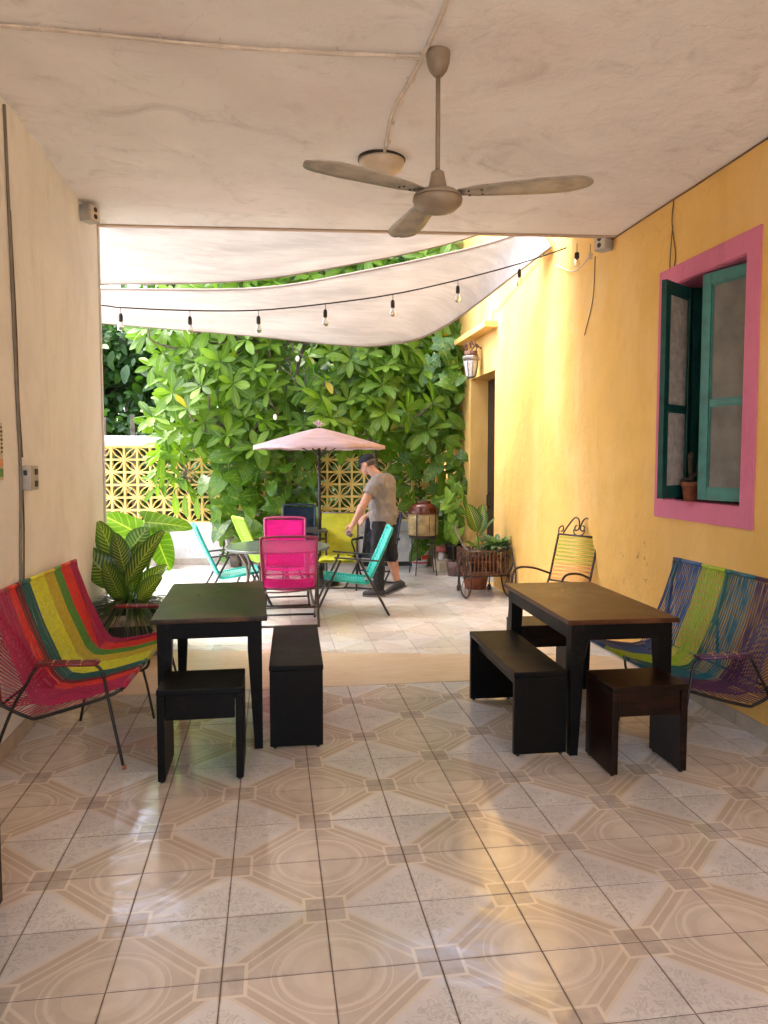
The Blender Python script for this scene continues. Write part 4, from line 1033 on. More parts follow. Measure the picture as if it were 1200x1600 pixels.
t = thing('oval_table', 'grey oval metal garden table with turquoise and pink chairs round it', 'table', (.05, 8.02, 0))
def superell(a, b, z, n=48, e=2.3): return [(a * abs(math.cos(2 * math.pi * k / n)) ** (2 / e) * (1 if math.cos(2 * math.pi * k / n) >= 0 else -1), b * abs(math.sin(2 * math.pi * k / n)) ** (2 / e) * (1 if math.sin(2 * math.pi * k / n) >= 0 else -1)) for k in range(n)]
m = MB(); m.prism(superell(.52, .55, 0), .70, .722); m.build('tabletop', 'table_grey', t)
m = MB(); m.tube([(x, y, .708) for x, y in superell(.523, .553, 0)], .014, 8, close=True); m.build('rim', 'table_grey', t)
for sx in (-1, 1):
    for sy in (-1, 1):
        MB().tube(smooth_path([(sx * .40, sy * .42, 0), (sx * .33, sy * .34, .25), (sx * .30, sy * .30, .50), (sx * .36, sy * .36, .66), (sx * .40, sy * .40, .70)], 4), .013, 8).build('leg', 'table_frame', t)
MB().tube([(a.x, a.y, .3) for a in arc((0, 0, .3), .42, 0, 2 * math.pi, 28, (1, 0, 0), (0, 1, 0))][:-1], .009, 6, close=True).build('ring', 'table_frame', t)

t = thing('umbrella_table', 'small dark square table around the pink umbrella pole', 'table', (.60, 9.9, 0))
m = MB(); m.prism([(-.46, -.30), (-.04, -.30), (-.04, .30), (-.46, .30)], .700, .722); m.prism([(.04, -.30), (.09, -.30), (.09, .30), (.04, .30)], .700, .722)
m.prism([(-.04, -.30), (.04, -.30), (.04, -.04), (-.04, -.04)], .700, .722); m.prism([(-.04, .04), (.04, .04), (.04, .30), (-.04, .30)], .700, .722); m.build('tabletop', 'steel_grey', t)
for sx, sy in ((-.44, -.28), (-.44, .28), (.07, -.28), (.07, .28)): MB().tube([(sx * .9, sy * .9, .70), (sx, sy, 0)], .014, 8).build('leg', 'steel_grey', t)
for sy in (-.26, .26): MB().tube([(-.43, sy, .62), (.06, sy, .62)], .011, 8).build('apron', 'steel_grey', t)

# umbrella
t = thing('garden_umbrella', 'faded pink garden umbrella on a dark pole beside the walking man', 'umbrella', (.60, 9.9, 0))
MB().tube([(0, 0, .05), (0, 0, 2.04)], .019, 12).build('pole', 'pole', t)
MB().lathe([(.25, 0), (.25, .04), (.20, .07), (.05, .09), (.035, .30), (.024, .30)], n=28).build('base', 'steel_grey', t)
Rm, zt_, ze = .88, 2.02, 1.785; nrib = 8; rows = []
def cano(a, r):
    k = (a / (2 * math.pi) * nrib) % 1; sagp = math.sin(math.pi * k); rr = Rm * r * (1 - .075 * sagp * r)
    z = zt_ - (zt_ - ze) * (r ** 1.12) - .020 * sagp * r * (1 - r) * 2 + .012 * sagp * r ** 3; return Vector((rr * math.cos(a + .35), rr * math.sin(a + .35), z))
P = [[cano(2 * math.pi * i / 64, max(.03, j / 10)) for j in range(11)] for i in range(65)]
solidify(MB().grid(P).build('canopy', 'umbrella', t), .003)
V_ = [[cano(2 * math.pi * i / 64, 1) + Vector((0, 0, -.045 * j + (.006 * math.sin(i * 1.7) * j))) for j in range(2)] for i in range(65)]
solidify(MB().grid(V_).build('valance', 'umbrella', t), .003)
for k in range(nrib):
    a = 2 * math.pi * k / nrib; e_ = cano(a, .99) + Vector((0, 0, -.012)); mid = cano(a, .55) + Vector((0, 0, -.014))
    MB().tube([cano(a, .04) + Vector((0, 0, -.012)), mid, e_], .007, 6).build('rib', 'pole', t)
    MB().tube([(0.02 * math.cos(a + .35), .02 * math.sin(a + .35), 1.66), mid], .007, 6).build('strut', 'pole', t)
MB().lathe([(.024, 1.64), (.032, 1.645), (.032, 1.70), (.024, 1.705)], n=12).build('slider', 'pole', t)
m = MB()
for k in range(7): a = k * .9; m.tube(smooth_path([(0, 0, 2.02), (.03 * math.cos(a), .03 * math.sin(a), 2.06), (.055 * math.cos(a), .055 * math.sin(a), 2.075 + .02 * (k % 3)), (.075 * math.cos(a + .3), .06 * math.sin(a), 2.06 + .03 * (k % 2))], 4), .008, 5)
m.build('tied_cloth', 'umbrella', t)

# ------------------------------------------------------------------ things along the back of the courtyard
t = thing('clay_oven_stand', 'ringed brown clay pot lid on a tan drum held by a thin black iron stand', 'clay stand', (2.10, 10.60, 0))
ov = MB().lathe([(.222, .865), (.225, .88), (.205, .895), (.212, .905), (.190, .93), (.196, .94), (.168, .965), (.165, .98), (.12, 1.0), (.115, 1.005)], n=36).build('lid', 'clay', t)
MB().lathe([(.095, 1.0), (.105, 1.005), (.108, 1.03), (.095, 1.035), (.09, 1.02), (0, 1.018)], n=28).build('rim', 'clay', t)
MB().lathe([(.16, .545), (.205, .56), (.212, .60), (.214, .80), (.212, .865), (.17, .866)], n=36).build('drum', 'reed', t)
MB().lathe([(.18, .515), (.20, .52), (.20, .553), (.17, .556)], n=36).build('base_ring', 'iron_brown', t)
for k, a in enumerate((R(-125), R(-50), R(40), R(130))):
    c, s = math.cos(a), math.sin(a)
    MB().tube([(.222 * c, .222 * s, .86), (.222 * c, .222 * s, .54), (.20 * c, .20 * s, .50), (.21 * c, .21 * s, .25), (.25 * c, .25 * s, .0)], .008, 6).build('leg', 'iron_brown', t)
MB().tube([(.216 * math.cos(R(-78)), .216 * math.sin(R(-78)), .83), (.216 * math.cos(R(-78)), .216 * math.sin(R(-78)), .60)], .005, 5).build('slot', 'dark', t)

t = thing('paint_bucket', 'white plastic paint bucket with lime and red print under the clay stand', 'bucket', (2.20, 11.35, 0))
MB().lathe([(.115, 0), (.14, .32), (.147, .322), (.147, .335), (.135, .336), (.12, .05), (0, .04)], n=28).build('pail', 'bucket', t)
def band_on(m, z0, z1, a0, a1, r0=.1165, k=.078, wob=0):
    vs = []; N = 14
    for i in range(N + 1):
        a = a0 + (a1 - a0) * i / N; w = wob * math.sin(i * 2.3)
        for z in (z0 + w, z1 + w * .6): r = r0 + k * z; vs.append((r * math.cos(a), r * math.sin(a), z))
    m.add(vs, [(2 * i, 2 * i + 2, 2 * i + 3, 2 * i + 1) for i in range(N)])
m = MB(); band_on(m, .06, .085, R(-160), R(-20)); m.build('red_stripe', 'red', t)
m = MB(); band_on(m, .17, .25, R(-150), R(-95), wob=.006); m.build('lime_patch', 'lime', t)
m = MB(); band_on(m, .12, .19, R(-90), R(-30), wob=.012); m.build('red_patch', 'c_red', t)
m = MB(); band_on(m, .11, .17, R(-140), R(-92), .1168, wob=.01); m.build('dark_patch', 'dark', t)
MB().tube(arc((0, 0, .30), .145, math.pi, 2 * math.pi, 14, (1, 0, 0), (0, .5, .87)), .003, 5).build('handle', 'steel_grey', t)

t = thing('grey_planter_box', 'pale grey concrete planter box at the wall behind the walking man', 'planter', (1.80, 11.65, 0), ang)
m = MB(); m.cbox((0, 0, .28), (.95, .42, .42), .02); m.build('box', 'concrete', t)
MB().box((0, .01, .035), (.86, .34, .07)).build('plinth', 'dark', t)

def pot(name, label, x, y, r, h, mat, cat='plant pot', prof=None):
    t = thing(name, label, cat, (x, y, 0))
    MB().lathe(prof or [(r * .72, 0), (r * .98, h * .86), (r * 1.08, h * .87), (r * 1.08, h), (r * .94, h), (r * .92, h * .88), (0, h * .87)], n=24).build('pot', mat, t)
    MB().lathe([(r * .9, h * .88), (0, h * .93)], n=16).build('soil', 'soil', t)
    return t
p1 = pot('brown_pot', 'brown tapered pot with cream ornament standing at the white base wall', -1.62, 11.75, .145, .30, 'brown_pot')
m = MB()
for k in range(12):
    a = R(-170 + k * 14.5); r = .148; rr = .016
    m.tube([(r * math.cos(a + q[0]), r * math.sin(a + q[0]), .215 + q[1]) for q in [(rr * 5 * math.cos(v), rr * math.sin(v)) for v in [i * math.pi / 4 for i in range(7 if k % 2 else 8)]]], .004, 4)
m.build('ornament', 'pot_band', p1)
p2 = pot('dark_green_pot', 'dark green ribbed pot standing on the beige step by the yellow wall', 2.66, 11.05, .13, .22, 'dark'); p2.location.z = .146
t = thing('stone_mushroom', 'small garden mushroom with faded red cap and white stem', 'ornament', (2.50, 11.15, 0))
MB().lathe([(.11, 0), (.10, .05), (.07, .08)], n=20).build('base', 'grass_green', t)
MB().lathe([(.085, .05), (.062, .15), (.055, .25)], n=20).build('stem', 'back_white', t)
MB().lathe([(.05, .245), (.11, .255), (.115, .27), (.10, .31), (.06, .345), (0, .36)], n=24).build('cap', 'mush_red', t)

# ------------------------------------------------------------------ leaves
def leaf_geo(L, W, shape='lance', nv=7, fold=.18, droop=.25, wave=0.0, seed=0, nu=2):
    """leaf along +Y, face up +Z; returns verts, faces, uvs(per vertex)"""
    vs, uv = [], []; rs = random.Random(seed)
    for i in range(nv + 1):
        v = i / nv
        if shape == 'lance': w = math.sin(math.pi * min(1, (v * .95 + .02)) ** 1.5) ** .68
        elif shape == 'ellip': w = math.sin(math.pi * (v * .96 + .015) ** .88) ** .62
        elif shape == 'heart': w = (1 - v) ** .52 * (1.0 - .30 * (1 - v) ** 3) * 1.12
        else: w = (1 - v) ** .8 * min(1, .4 + v * 4)
        w = max(w, .03 if v > .5 else .06)
        for j in range(-nu, nu + 1):
            u = j / nu; x = u * w * W / 2
            y = v * L
            if shape == 'heart': y -= abs(u) ** 1.2 * L * .26 * (1 - v) ** 2
            z = abs(x) * fold * (1.2 - .5 * abs(u)) * 2 - droop * L * v * v + wave * W * math.sin(v * 9 + j * 1.3 + seed) * abs(u)
            vs.append((x, y, z)); uv.append((.5 + u / 2, v))
    k = 2 * nu + 1; fs = [(i * k + j, i * k + j + 1, (i + 1) * k + j + 1, (i + 1) * k + j) for i in range(nv) for j in range(2 * nu)]
    return np.array(vs), fs, uv
def mesh_np(name, v, faces4, uv, tint=None, mat=None):
    me = bpy.data.meshes.new(name); n = len(v); f = np.asarray(faces4, dtype=np.int32); nf = len(f)
    me.vertices.add(n); me.vertices.foreach_set('co', np.asarray(v, dtype=np.float32).ravel())
    me.loops.add(nf * 4); me.loops.foreach_set('vertex_index', f.ravel())
    me.polygons.add(nf); me.polygons.foreach_set('loop_start', np.arange(nf, dtype=np.int32) * 4); me.polygons.foreach_set('use_smooth', np.ones(nf, dtype=bool))
    ul = me.uv_layers.new(name='UVMap'); ul.data.foreach_set('uv', np.asarray(uv, dtype=np.float32)[f.ravel()].ravel())
    if tint is not None:
        a = me.attributes.new('tint', 'FLOAT', 'POINT'); a.data.foreach_set('value', np.asarray(tint, dtype=np.float32))
    me.update(calc_edges=True)
    if mat: me.materials.append(M[mat])
    return me
def frame(p, d, nrm, roll=0):
    y = Vector(d).normalized(); z = Vector(nrm); z = z - y * z.dot(y)
    if z.length < 1e-3: z = y.orthogonal()
    z.normalize(); x = y.cross(z)
    m = Matrix((x, y, z)).transposed().to_4x4()
    if roll: m = m @ Matrix.Rotation(roll, 4, 'Y')
    m.translation = Vector(p); return m
class Leaves:
    """places leaves; the first ones as single objects, the others joined"""
    def __init__(s, parent, mat, kinds, limit=300, origin=(0, 0, 0)):
        s.p, s.mat, s.limit, s.n, s.o = parent, mat, limit, 0, Vector(origin)
        s.kinds = kinds; s.me = [mesh_np('leaf', k[0], k[1], k[2], None, mat) for k in kinds]; s.acc = []
    def put(s, mtx, scale=1, single=True):
        k = random.randrange(len(s.kinds)); m = mtx @ Matrix.Scale(scale, 4)
        m.translation = m.translation - s.o
        if single and s.n < s.limit:
            link('leaf', s.me[k], None, s.p, mtx=m); s.n += 1
        else: s.acc.append((k, np.array(m)))
    def done(s, name='foliage'):
        if not s.acc: return
        V_, F_, U_, T_ = [], [], [], []; o = 0
        for k, m in s.acc:
            v, f, u = s.kinds[k]; V_.append(v @ m[:3, :3].T + m[:3, 3]); F_.append(np.array(f) + o); U_.append(np.array(u)); T_.append(np.full(len(v), random.random())); o += len(v)
        stuff(link(name, mesh_np(name, np.concatenate(V_), np.concatenate(F_), np.concatenate(U_), np.concatenate(T_), s.mat), None, s.p))
def rnd_unit():
    v = Vector((random.gauss(0, 1), random.gauss(0, 1), random.gauss(0, 1))); return v.normalized()
def whorl(LV, p, ax, n, size, single, e0=45, e1=88):
    ax = Vector(ax).normalized(); a = ax.orthogonal().normalized(); b = ax.cross(a); ph = random.random() * 6.28
    for i in range(n):
        az = ph + i * 2.39996; e = R(e0 + (e1 - e0) * ((i + .5) / n) ** .7 * random.uniform(.9, 1.15)) if n > 1 else R(60)
        d = ax * math.cos(e) + (a * math.cos(az) + b * math.sin(az)) * math.sin(e); d.z -= .12
        LV.put(frame(Vector(p) + d * .015, d, ax + rnd_unit() * .15, random.gauss(0, .15)), size * random.uniform(.72, 1.15), single)

# ---- the frangipani thicket
LF = [leaf_geo(l_, w_, 'lance', 6, .12, dr, .05, sd) for sd, dr, l_, w_ in ((1, .10, .31, .115), (2, .22, .29, .105), (3, .32, .33, .125), (4, .16, .22, .085), (5, .45, .28, .12), (6, .05, .25, .11))]
tr = thing('frangipani_tree', 'big leafy frangipani tree arching over the courtyard end wall', 'tree', (.35, 11.35, 0))
fo = Vector((.35, 11.35, 0)); LV = Leaves(tr, 'lf_frangi', LF, 296, fo)
def crown_front(x, z):
    """how near the camera the leaf wall bulges at x,z"""
    b = mnoise.noise(Vector((x * 1.5, z * 1.5, 4))) * .62
    return 11.15 + b - .25 * math.sin(max(0, min(1, (x + 1.6) / 4.3)) * math.pi)
spots = []
tries = 0
while len(spots) < 150 and tries < 9000:
    tries += 1; x = random.uniform(-1.75, 2.75); z = random.uniform(1.55, 5.6)
    lo = 1.72 + .55 * abs(mnoise.noise(Vector((x * 1.7, 3, 1)))) + (.25 if -.1 < x < 1.7 else 0)
    if x < -.7: lo = 2.02 + max(0, -1.0 - x) * .8
    if x < -1.25 and z > 3.55 + (x + 1.75) * 1.2: continue
    if z < lo or x > 2.25 and z < 2.6: continue
    if math.hypot(x - .42, (z - 2.95) * 1.1) < .36: continue            # the opening with bare branches
    if any(math.hypot(x - s[0], z - s[1]) < .235 for s in spots): continue
    spots.append((x, z))
spots.sort(key=lambda s: (s[1] > 3.55, -(1 if random.random() < .75 else 0), random.random()))
mb = MB(); trunk_tops = [Vector((-.55, 11.65, 1.9)), Vector((.45, 11.7, 2.35)), Vector((1.45, 11.65, 2.2)), Vector((.0, 11.7, 3.4)), Vector((1.6, 11.7, 3.5))]
for n, (x, z) in enumerate(spots):
    y = crown_front(x, z) + random.uniform(-.08, .10); p = Vector((x, y, z))
    ax = Vector((random.gauss(0, .35) + (x - .5) * .10, -.85 + random.gauss(0, .2), .62 + random.gauss(0, .3)))
    whorl(LV, p, ax, random.randint(8, 12), random.uniform(.82, 1.12), True, 35, 88)
    b = min(trunk_tops, key=lambda q: (q - p).length); back = p - ax.normalized() * .16 + Vector((0, .12, -.05))
    if n % 2 == 0 or (p - Vector((.42, 11, 2.95))).length < .9:
        mid = lerp(b, back, .5) + Vector((random.gauss(0, .08), .1, random.gauss(0, .08)))
        mb.tube([q - fo for q in smooth_path([b, mid, back, p], 3)], [.026, .024, .022, .02, .018, .016, .014, .013, .012, .011][:len(smooth_path([b, mid, back, p], 3))], 6)
for layer, (dy, cnt, hi) in enumerate(((.28, 100, 5.6), (.5, 260, 5.8), (.85, 220, 6.0))):
    for k in range(cnt):
        x = random.uniform(-1.75 + .2 * layer, 3.0); z = random.uniform(1.7, hi)
        if x < -1.1 and z > 3.5: continue
        if math.hypot(x - .42, z - 2.95) < .30 - .12 * layer or (.25 < x < 2.2 and z < 2.05 and layer < 2): continue
        whorl(LV, (x, crown_front(x, z) + dy + random.uniform(-.1, .1), z), (random.gauss(0, .4), -.7, .6 + random.gauss(0, .3)), 9, random.uniform(.85, 1.15), False, 35, 88)
LV.done(); stuff(mb.build('twigs', 'bark', tr)); 
for k, (pts, r0) in enumerate([([(-.55, 11.75, 0), (-.62, 11.72, .7), (-.5, 11.7, 1.3), (-.55, 11.65, 1.95), (-.1, 11.7, 2.7), (.0, 11.7, 3.4), (-.2, 11.6, 4.3)], .085),
                               ([(.15, 11.85, 0), (.12, 11.8, .8), (.28, 11.75, 1.7), (.45, 11.7, 2.35), (.38, 11.6, 2.9), (.55, 11.6, 3.5), (.9, 11.6, 4.5)], .06),
                               ([(1.75, 11.8, 0), (1.7, 11.75, 1.0), (1.55, 11.7, 1.7), (1.45, 11.65, 2.2), (1.6, 11.7, 3.5), (1.5, 11.6, 4.5)], .055)]):
    pts = smooth_path([Vector(p) - fo for p in pts], 5); MB().tube(pts, [r0 * (1 - .75 * i / (len(pts) - 1)) for i in range(len(pts))], 10).build('trunk', 'bark', tr)
m = MB()          # bare forked branches in the opening
def fork(p, d, L, r, depth):
    q = p + d * L + Vector((random.gauss(0, .02), 0, random.gauss(0, .02))); m.tube([p - fo, lerp(p, q, .5) - fo + Vector((random.gauss(0, .01), -.01, random.gauss(0, .01))), q - fo], [r, r * .9, r * .82], 6)
    if depth:
        for s in (-1, 1): fork(q, (Matrix.Rotation(s * random.uniform(.45, .8), 3, 'Y') @ d).normalized(), L * random.uniform(.7, .9), r * .75, depth - 1)
fork(Vector((.40, 11.15, 2.45)), Vector((0, -.05, 1)), .20, .017, 3); fork(Vector((.30, 11.2, 3.35)), Vector((.1, -.1, -1)).normalized(), .16, .014, 2)
m.build('bare_branches', 'bark', tr)
for (x, z) in ((.36, 3.0), (.05, 2.2)):
    MB().ball((x - fo.x, 10.72 - fo.y, z), (.028, .028, .04), 8, 6).build('white_bloom', 'petal', tr)

# ---- pothos vines
LP = [leaf_geo(.23, .21, 'heart', 6, .10, dr, .05, sd) for sd, dr in ((1, .15), (2, .3), (3, .45))]
def vine(label, org, regions, stems, cnt, scale, matn='lf_pothos', ymin=None, kinds=LP, limit=296):
    t = thing('pothos_vine', label, 'climbing plant', org); o = Vector(org); L = Leaves(t, matn, kinds, limit, o); pl = []
    tries = 0
    while len(pl) < cnt and tries < 30000:
        tries += 1; r = random.choice(regions); x, z = random.uniform(r[0], r[1]), random.uniform(r[2], r[3])
        if any(math.hypot(x - a, z - b) < r[6] for a, b in pl): continue
        pl.append((x, z)); y = random.uniform(r[4], r[5]); s = random.uniform(.75, 1.25) * scale * r[7]
        d = Vector((random.gauss(0, .8), -.35 + random.gauss(0, .2), -.5 + random.gauss(0, .5))); n = Vector((random.gauss(0, .35), -.9, .45 + random.gauss(0, .25)))
        L.put(frame((x, y, z), d, n, random.gauss(0, .3)), s, True)
        L.put(frame((x + random.gauss(0, .08), y + .14, z + random.gauss(0, .08)), d + rnd_unit() * .5, n, 0), s * .9, False)
    L.done(); 
    for s in stems: MB().tube([Vector(q) - o for q in smooth_path(s, 5)], .013, 6).build('stem', 'bark_dark', t)
    return t
vine('dense pothos with big split green leaves climbing the corner of the yellow wall', (2.35, 11.2, 0),
     [(2.3, 2.70, .55, 3.3, 10.7, 11.1, .125, 1), (1.75, 2.45, 1.1, 2.6, 11.2, 11.6, .14, .95), (2.15, 2.66, .25, 1.2, 11.0, 11.35, .14, 1.25)],
     [[(2.55, 11.6, 0), (2.5, 11.5, 1), (2.6, 11.5, 2), (2.5, 11.4, 3.1)], [(2.2, 11.7, 0), (2.25, 11.6, .9), (2.15, 11.6, 2.2)]], 185, 1.0)
vine('broad-leaved pothos hanging over the middle of the yellow block wall', (-.4, 11.6, 0),
     [(-.80, .25, .75, 1.95, 11.25, 11.6, .15, 1.15), (-.70, .0, .45, .9, 11.3, 11.6, .14, 1.0), (.1, .62, .7, 1.75, 11.5, 11.8, .15, .9), (-.1, .5, .35, .8, 11.5, 11.8, .15, .9)],
     [[(-.4, 11.8, 0), (-.3, 11.75, .7), (-.5, 11.7, 1.4), (-.2, 11.7, 2.1)], [(-.15, 11.8, 0), (-.1, 11.75, .9), (.1, 11.7, 1.7)], [(-.75, 11.75, .1), (-.7, 11.7, .9), (-.8, 11.7, 1.7)]], 92, 1.25)
vine('thin trailing sprig of small leaves in front of the white base wall', (-.72, 11.7, 0),
     [(-.78, -.62, .1, .75, 11.65, 11.75, .08, .45)], [[(-.66, 11.74, .8), (-.64, 11.72, .45), (-.7, 11.72, .1)]], 9, .9)
t = thing('pothos_sprig', 'light green pothos shoot in front of the yellow wall corner, above the plant cart', 'climbing plant', (2.52, 10.4, 0)); L = Leaves(t, 'lf_bright', LP, 60, (2.52, 10.4, 0))
for k in range(16):
    z = .62 + k * .048; L.put(frame((2.48 + .06 * math.sin(k * 2), 10.35 + .05 * math.cos(k * 3), z), (random.gauss(0, .7), -.3, -.55), (0, -.9, .4), 0), random.uniform(.6, .9))
MB().tube(smooth_path([(0, .05, 0), (-.03, .0, .5), (0, 0, 1.0), (-.03, 0, 1.35)], 5), .012, 6).build('stem', 'bark_dark', t)
MB().lathe([(.10, 0), (.13, .2), (.12, .2), (0, .19)], n=20).build('pot', 'brown_pot', t)

# ---- bright epiphyte on the blocks
t = thing('hanging_plant', 'bright green bromeliad-like plant hung on the yellow block wall, left of the tree', 'plant', (-1.55, 11.85, 1.35)); 
L = Leaves(t, 'lf_bright', [leaf_geo(.26, .085, 'lance', 6, .2, .5, .04, s) for s in (1, 2, 3)], 290, (-1.55, 11.85, 1.35))
for (cx, cz, n) in ((-1.66, 1.70, 5), (-1.62, 1.45, 11), (-1.42, 1.36, 9), (-1.68, 1.28, 6), (-1.28, 1.20, 5)):
    for k in range(n): L.put(frame((cx + random.gauss(0, .04), 11.74, cz + random.gauss(0, .04)), (random.gauss(0, .8), -.6, random.gauss(-.25, .6)), (random.gauss(0, .3), -.6, .8), 0), random.uniform(.7, 1.1))
for k in range(3): L.put(frame((-1.45 + k * .18, 11.7, 1.15 - .03 * k), (random.gauss(0, .3), -.2, -1), (random.gauss(0, .3), -1, .2), 0), 1.3)
MB().tube(smooth_path([(-.1, -.03, .55), (-.06, -.08, .3), (0, -.1, .05), (.3, -.08, -.1)], 4), .014, 6).build('stem', 'bark', t)
m = MB()
for k in range(36): a = Vector((.28 + random.gauss(0, .05), -.08, .05 + random.gauss(0, .11))); m.tube([a, a + rnd_unit() * .06, a + rnd_unit() * .1 + Vector((0, 0, -.05))], .006, 4)
stuff(m.build('dry_roots', 'bark', t))

# ---- trees and neighbour beyond the wall
def far_tree(label, x, y, h, rx, ry, rz_, cz, cnt, size, matn, seed, flowers=0):
    random.seed(seed); t = thing('garden_tree', label, 'tree', (x, y, 0), 0, 'trees beyond the courtyard wall'); L = Leaves(t, matn, [leaf_geo(size, size * .5, 'ellip', 4, .12, .25, .05, s, 1) for s in (1, 2)], 0, (0, 0, 0))
    pts = smooth_path([(0, 0, 0), (random.gauss(0, .15), 0, h * .3), (random.gauss(0, .3), 0, h * .6), (random.gauss(0, .4), 0, h * .85)], 4); MB().tube(pts, [.16 * (1 - .7 * i / (len(pts) - 1)) for i in range(len(pts))], 8).build('trunk', 'bark_dark', t)
    cl = []
    for k in range(46):
        v = rnd_unit() * random.uniform(.45, 1); cl.append(Vector((v.x * rx, v.y * ry, cz + v.z * rz_)))
    m = MB()
    for k, c in enumerate(cl[:16]): m.tube([pts[-1 - (k % 7)], lerp(pts[-1 - (k % 7)], c, .55) + Vector((0, 0, .1)), c], [.05, .035, .015], 5)
    m.build('branches', 'bark_dark', t)
    for k in range(cnt):
        c = random.choice(cl); p = c + Vector((random.gauss(0, .30) * rx * .55, random.gauss(0, .28) * ry * .5, random.gauss(0, .28) * rz_ * .45))
        L.put(frame(p, rnd_unit() + Vector((0, -.3, -.25)), rnd_unit() * .6 + Vector((0, -.5, .8)), 0), random.uniform(.7, 1.3), False)
    L.done()
    for k in range(flowers):
        a = R(k * 97); m = MB(); c = Vector((-.2 + .42 * (k % 3), -ry * .85, 2.9 + .75 * (k // 2)))
        for q in range(16): m.ball(c + rnd_unit() * .09, .035, 6, 4)
        m.build('blossom', 'flower' if k > 0 else 'flower_pink', t)
far_tree('dark leafy tree beyond the wall just right of the white pillar edge', -3.3, 15.2, 4.0, 1.35, 1.2, 1.7, 3.1, 7500, .20, 'lf_dark', 11, 1)
far_tree('tall mid-green tree beyond the wall at the far left', -5.6, 16.5, 5.5, 1.9, 1.6, 2.2, 4.2, 4200, .22, 'lf_dark', 12)
far_tree('tall dark tree directly behind the frangipani, left side', -.8, 15.2, 6.2, 2.0, 1.4, 2.6, 4.4, 9000, .27, 'lf_dark', 13)
far_tree('tall dark tree directly behind the frangipani, right side', 2.6, 15.0, 6.2, 2.1, 1.4, 2.6, 4.2, 9000, .27, 'lf_dark', 14)
far_tree('low dark bush behind the pierced blocks, middle', .8, 13.5, 2.0, 2.8, .5, 1.0, 1.3, 4200, .17, 'lf_dark', 15)
far_tree('low dark bush behind the pierced blocks, left end', -3.4, 13.8, 2.0, 2.0, .5, 1.1, 1.2, 3200, .17, 'lf_dark', 16)
random.seed(21)
t = thing('neighbour_house', 'pale neighbouring house wall glimpsed beyond the dark tree', 'house', (-5.6, 19.0, 0))
MB().cbox((0, 0, 2.3), (3.4, 2.4, 4.6), .03).build('wall', 'bluewhite', t)
MB().cbox((0, -.1, 4.68), (3.8, 2.8, .14), .03).build('roof', 'concrete', t)
m = MB(); m.cbox((.9, -1.21, 3.3), (.7, .05, .9), .01); m.build('window', 'dark', t)
t = thing('neighbour_wall', 'brown wall of the next plot seen dimly through the pierced blocks', 'wall', (-1.0, 14.6, 0))
MB().cbox((0, 0, .8), (12, .16, 1.7), .02).build('wall', 'fence', t)
t = thing('wooden_fence', 'weathered post fence just above the white wall cap at the left', 'fence', (-3.0, 13.1, 0))
for k in range(7): MB().cbox((-1.5 + k * .45, 0, 1.15), (.07, .05, 2.3 + .1 * (k % 2)), .006).build('post', 'fence', t)
for z in (1.2,): MB().cbox((-.15, .035, z), (2.9, .02, .08), .004).build('rail', 'fence', t)

# ------------------------------------------------------------------ planter with big leaves behind the left bench
t = thing('planter_crate', 'weathered wooden planter crate by the end of the white wall, behind the left bench', 'planter', (-1.17, 6.62, 0), R(4))
for s in (-1, 1):
    for q in (-1, 1): MB().cbox((s * .20, q * .20, .175), (.05, .05, .35), .005).build('post', 'crate', t)
    for z in (.06, .30): MB().cbox((0, s * .212, z), (.35, .02, .09), .004).build('board', 'crate', t); MB().cbox((s * .212, 0, z), (.02, .35, .09), .004).build('board', 'crate', t)
MB().box((0, 0, .17), (.37, .37, .30)).build('liner', 'dark', t)
MB().cbox((0, 0, .325), (.36, .36, .03), .01).build('soil', 'soil', t)
def single_leaf(parent, org, p, d, n, geo, matn, s=1, label=None, name='leaf'):
    me = mesh_np('leaf', *geo, None, matn); m = frame(p, d, n) @ Matrix.Scale(s, 4); m.translation -= Vector(org); o = link(name, me, None, parent, mtx=m); sd_ = o.modifiers.new('sub', 'SUBSURF'); sd_.levels = sd_.render_levels = 1
    if label: o['label'] = label
    return o
po = (-1.17, 6.62, 0)
t = thing('dieffenbachia', 'tall dumb cane with broad yellow-streaked leaves growing from the wooden crate', 'plant', po)
DL = lambda L_, W_, sd_, dr=.25: leaf_geo(L_, W_, 'ellip', 10, .22, dr, .035, sd_, 3)
base = Vector((-1.20, 6.60, .38))
for k, (p, d, n, L_, W_) in enumerate([((-1.27, 6.50, .56), (-.24, -.05, .33), (.55, -1, .1), .43, .25), ((-1.235, 6.58, .64), (-.17, 0, .43), (.25, -1, .12), .50, .21), ((-1.205, 6.54, .66), (-.06, -.03, .3), (.2, -1, .1), .35, .17),
        ((-1.20, 6.50, .58), (.25, -.03, .41), (-.5, -.8, .15), .54, .18), ((-1.085, 6.45, .46), (.15, -.08, .2), (-.4, -.8, .45), .28, .18), ((-1.20, 6.7, .84), (.10, .0, .14), (.1, -1, .5), .24, .19),
        ((-1.30, 6.62, .58), (-.2, .1, .4), (.6, -.8, .1), .42, .17), ((-1.17, 6.60, .50), (.04, .02, .4), (-.2, -1, .1), .42, .17), ((-1.15, 6.62, .50), (.22, .05, .22), (-.3, -.9, .3), .34, .15), ((-1.24, 6.52, .46), (-.1, -.12, .3), (.1, -1, .3), .34, .16)]):
    single_leaf(t, po, p, d, n, DL(L_, W_, k, .12 + .05 * (k % 3)), 'lf_silver' if k == 5 else 'lf_dieff')
    MB().tube([(base - Vector(po)), Vector(p) - Vector(po) + Vector((0, .01, -.02)), Vector(p) - Vector(po) + Vector(d).normalized() * .03], [.014, .009, .007], 6).build('stalk', 'lf_bright', t)
eo = (-1.12, 6.85, 0)
t = thing('elephant_ear', 'light green elephant-ear plant with three huge leaves behind the dumb cane', 'plant', eo)
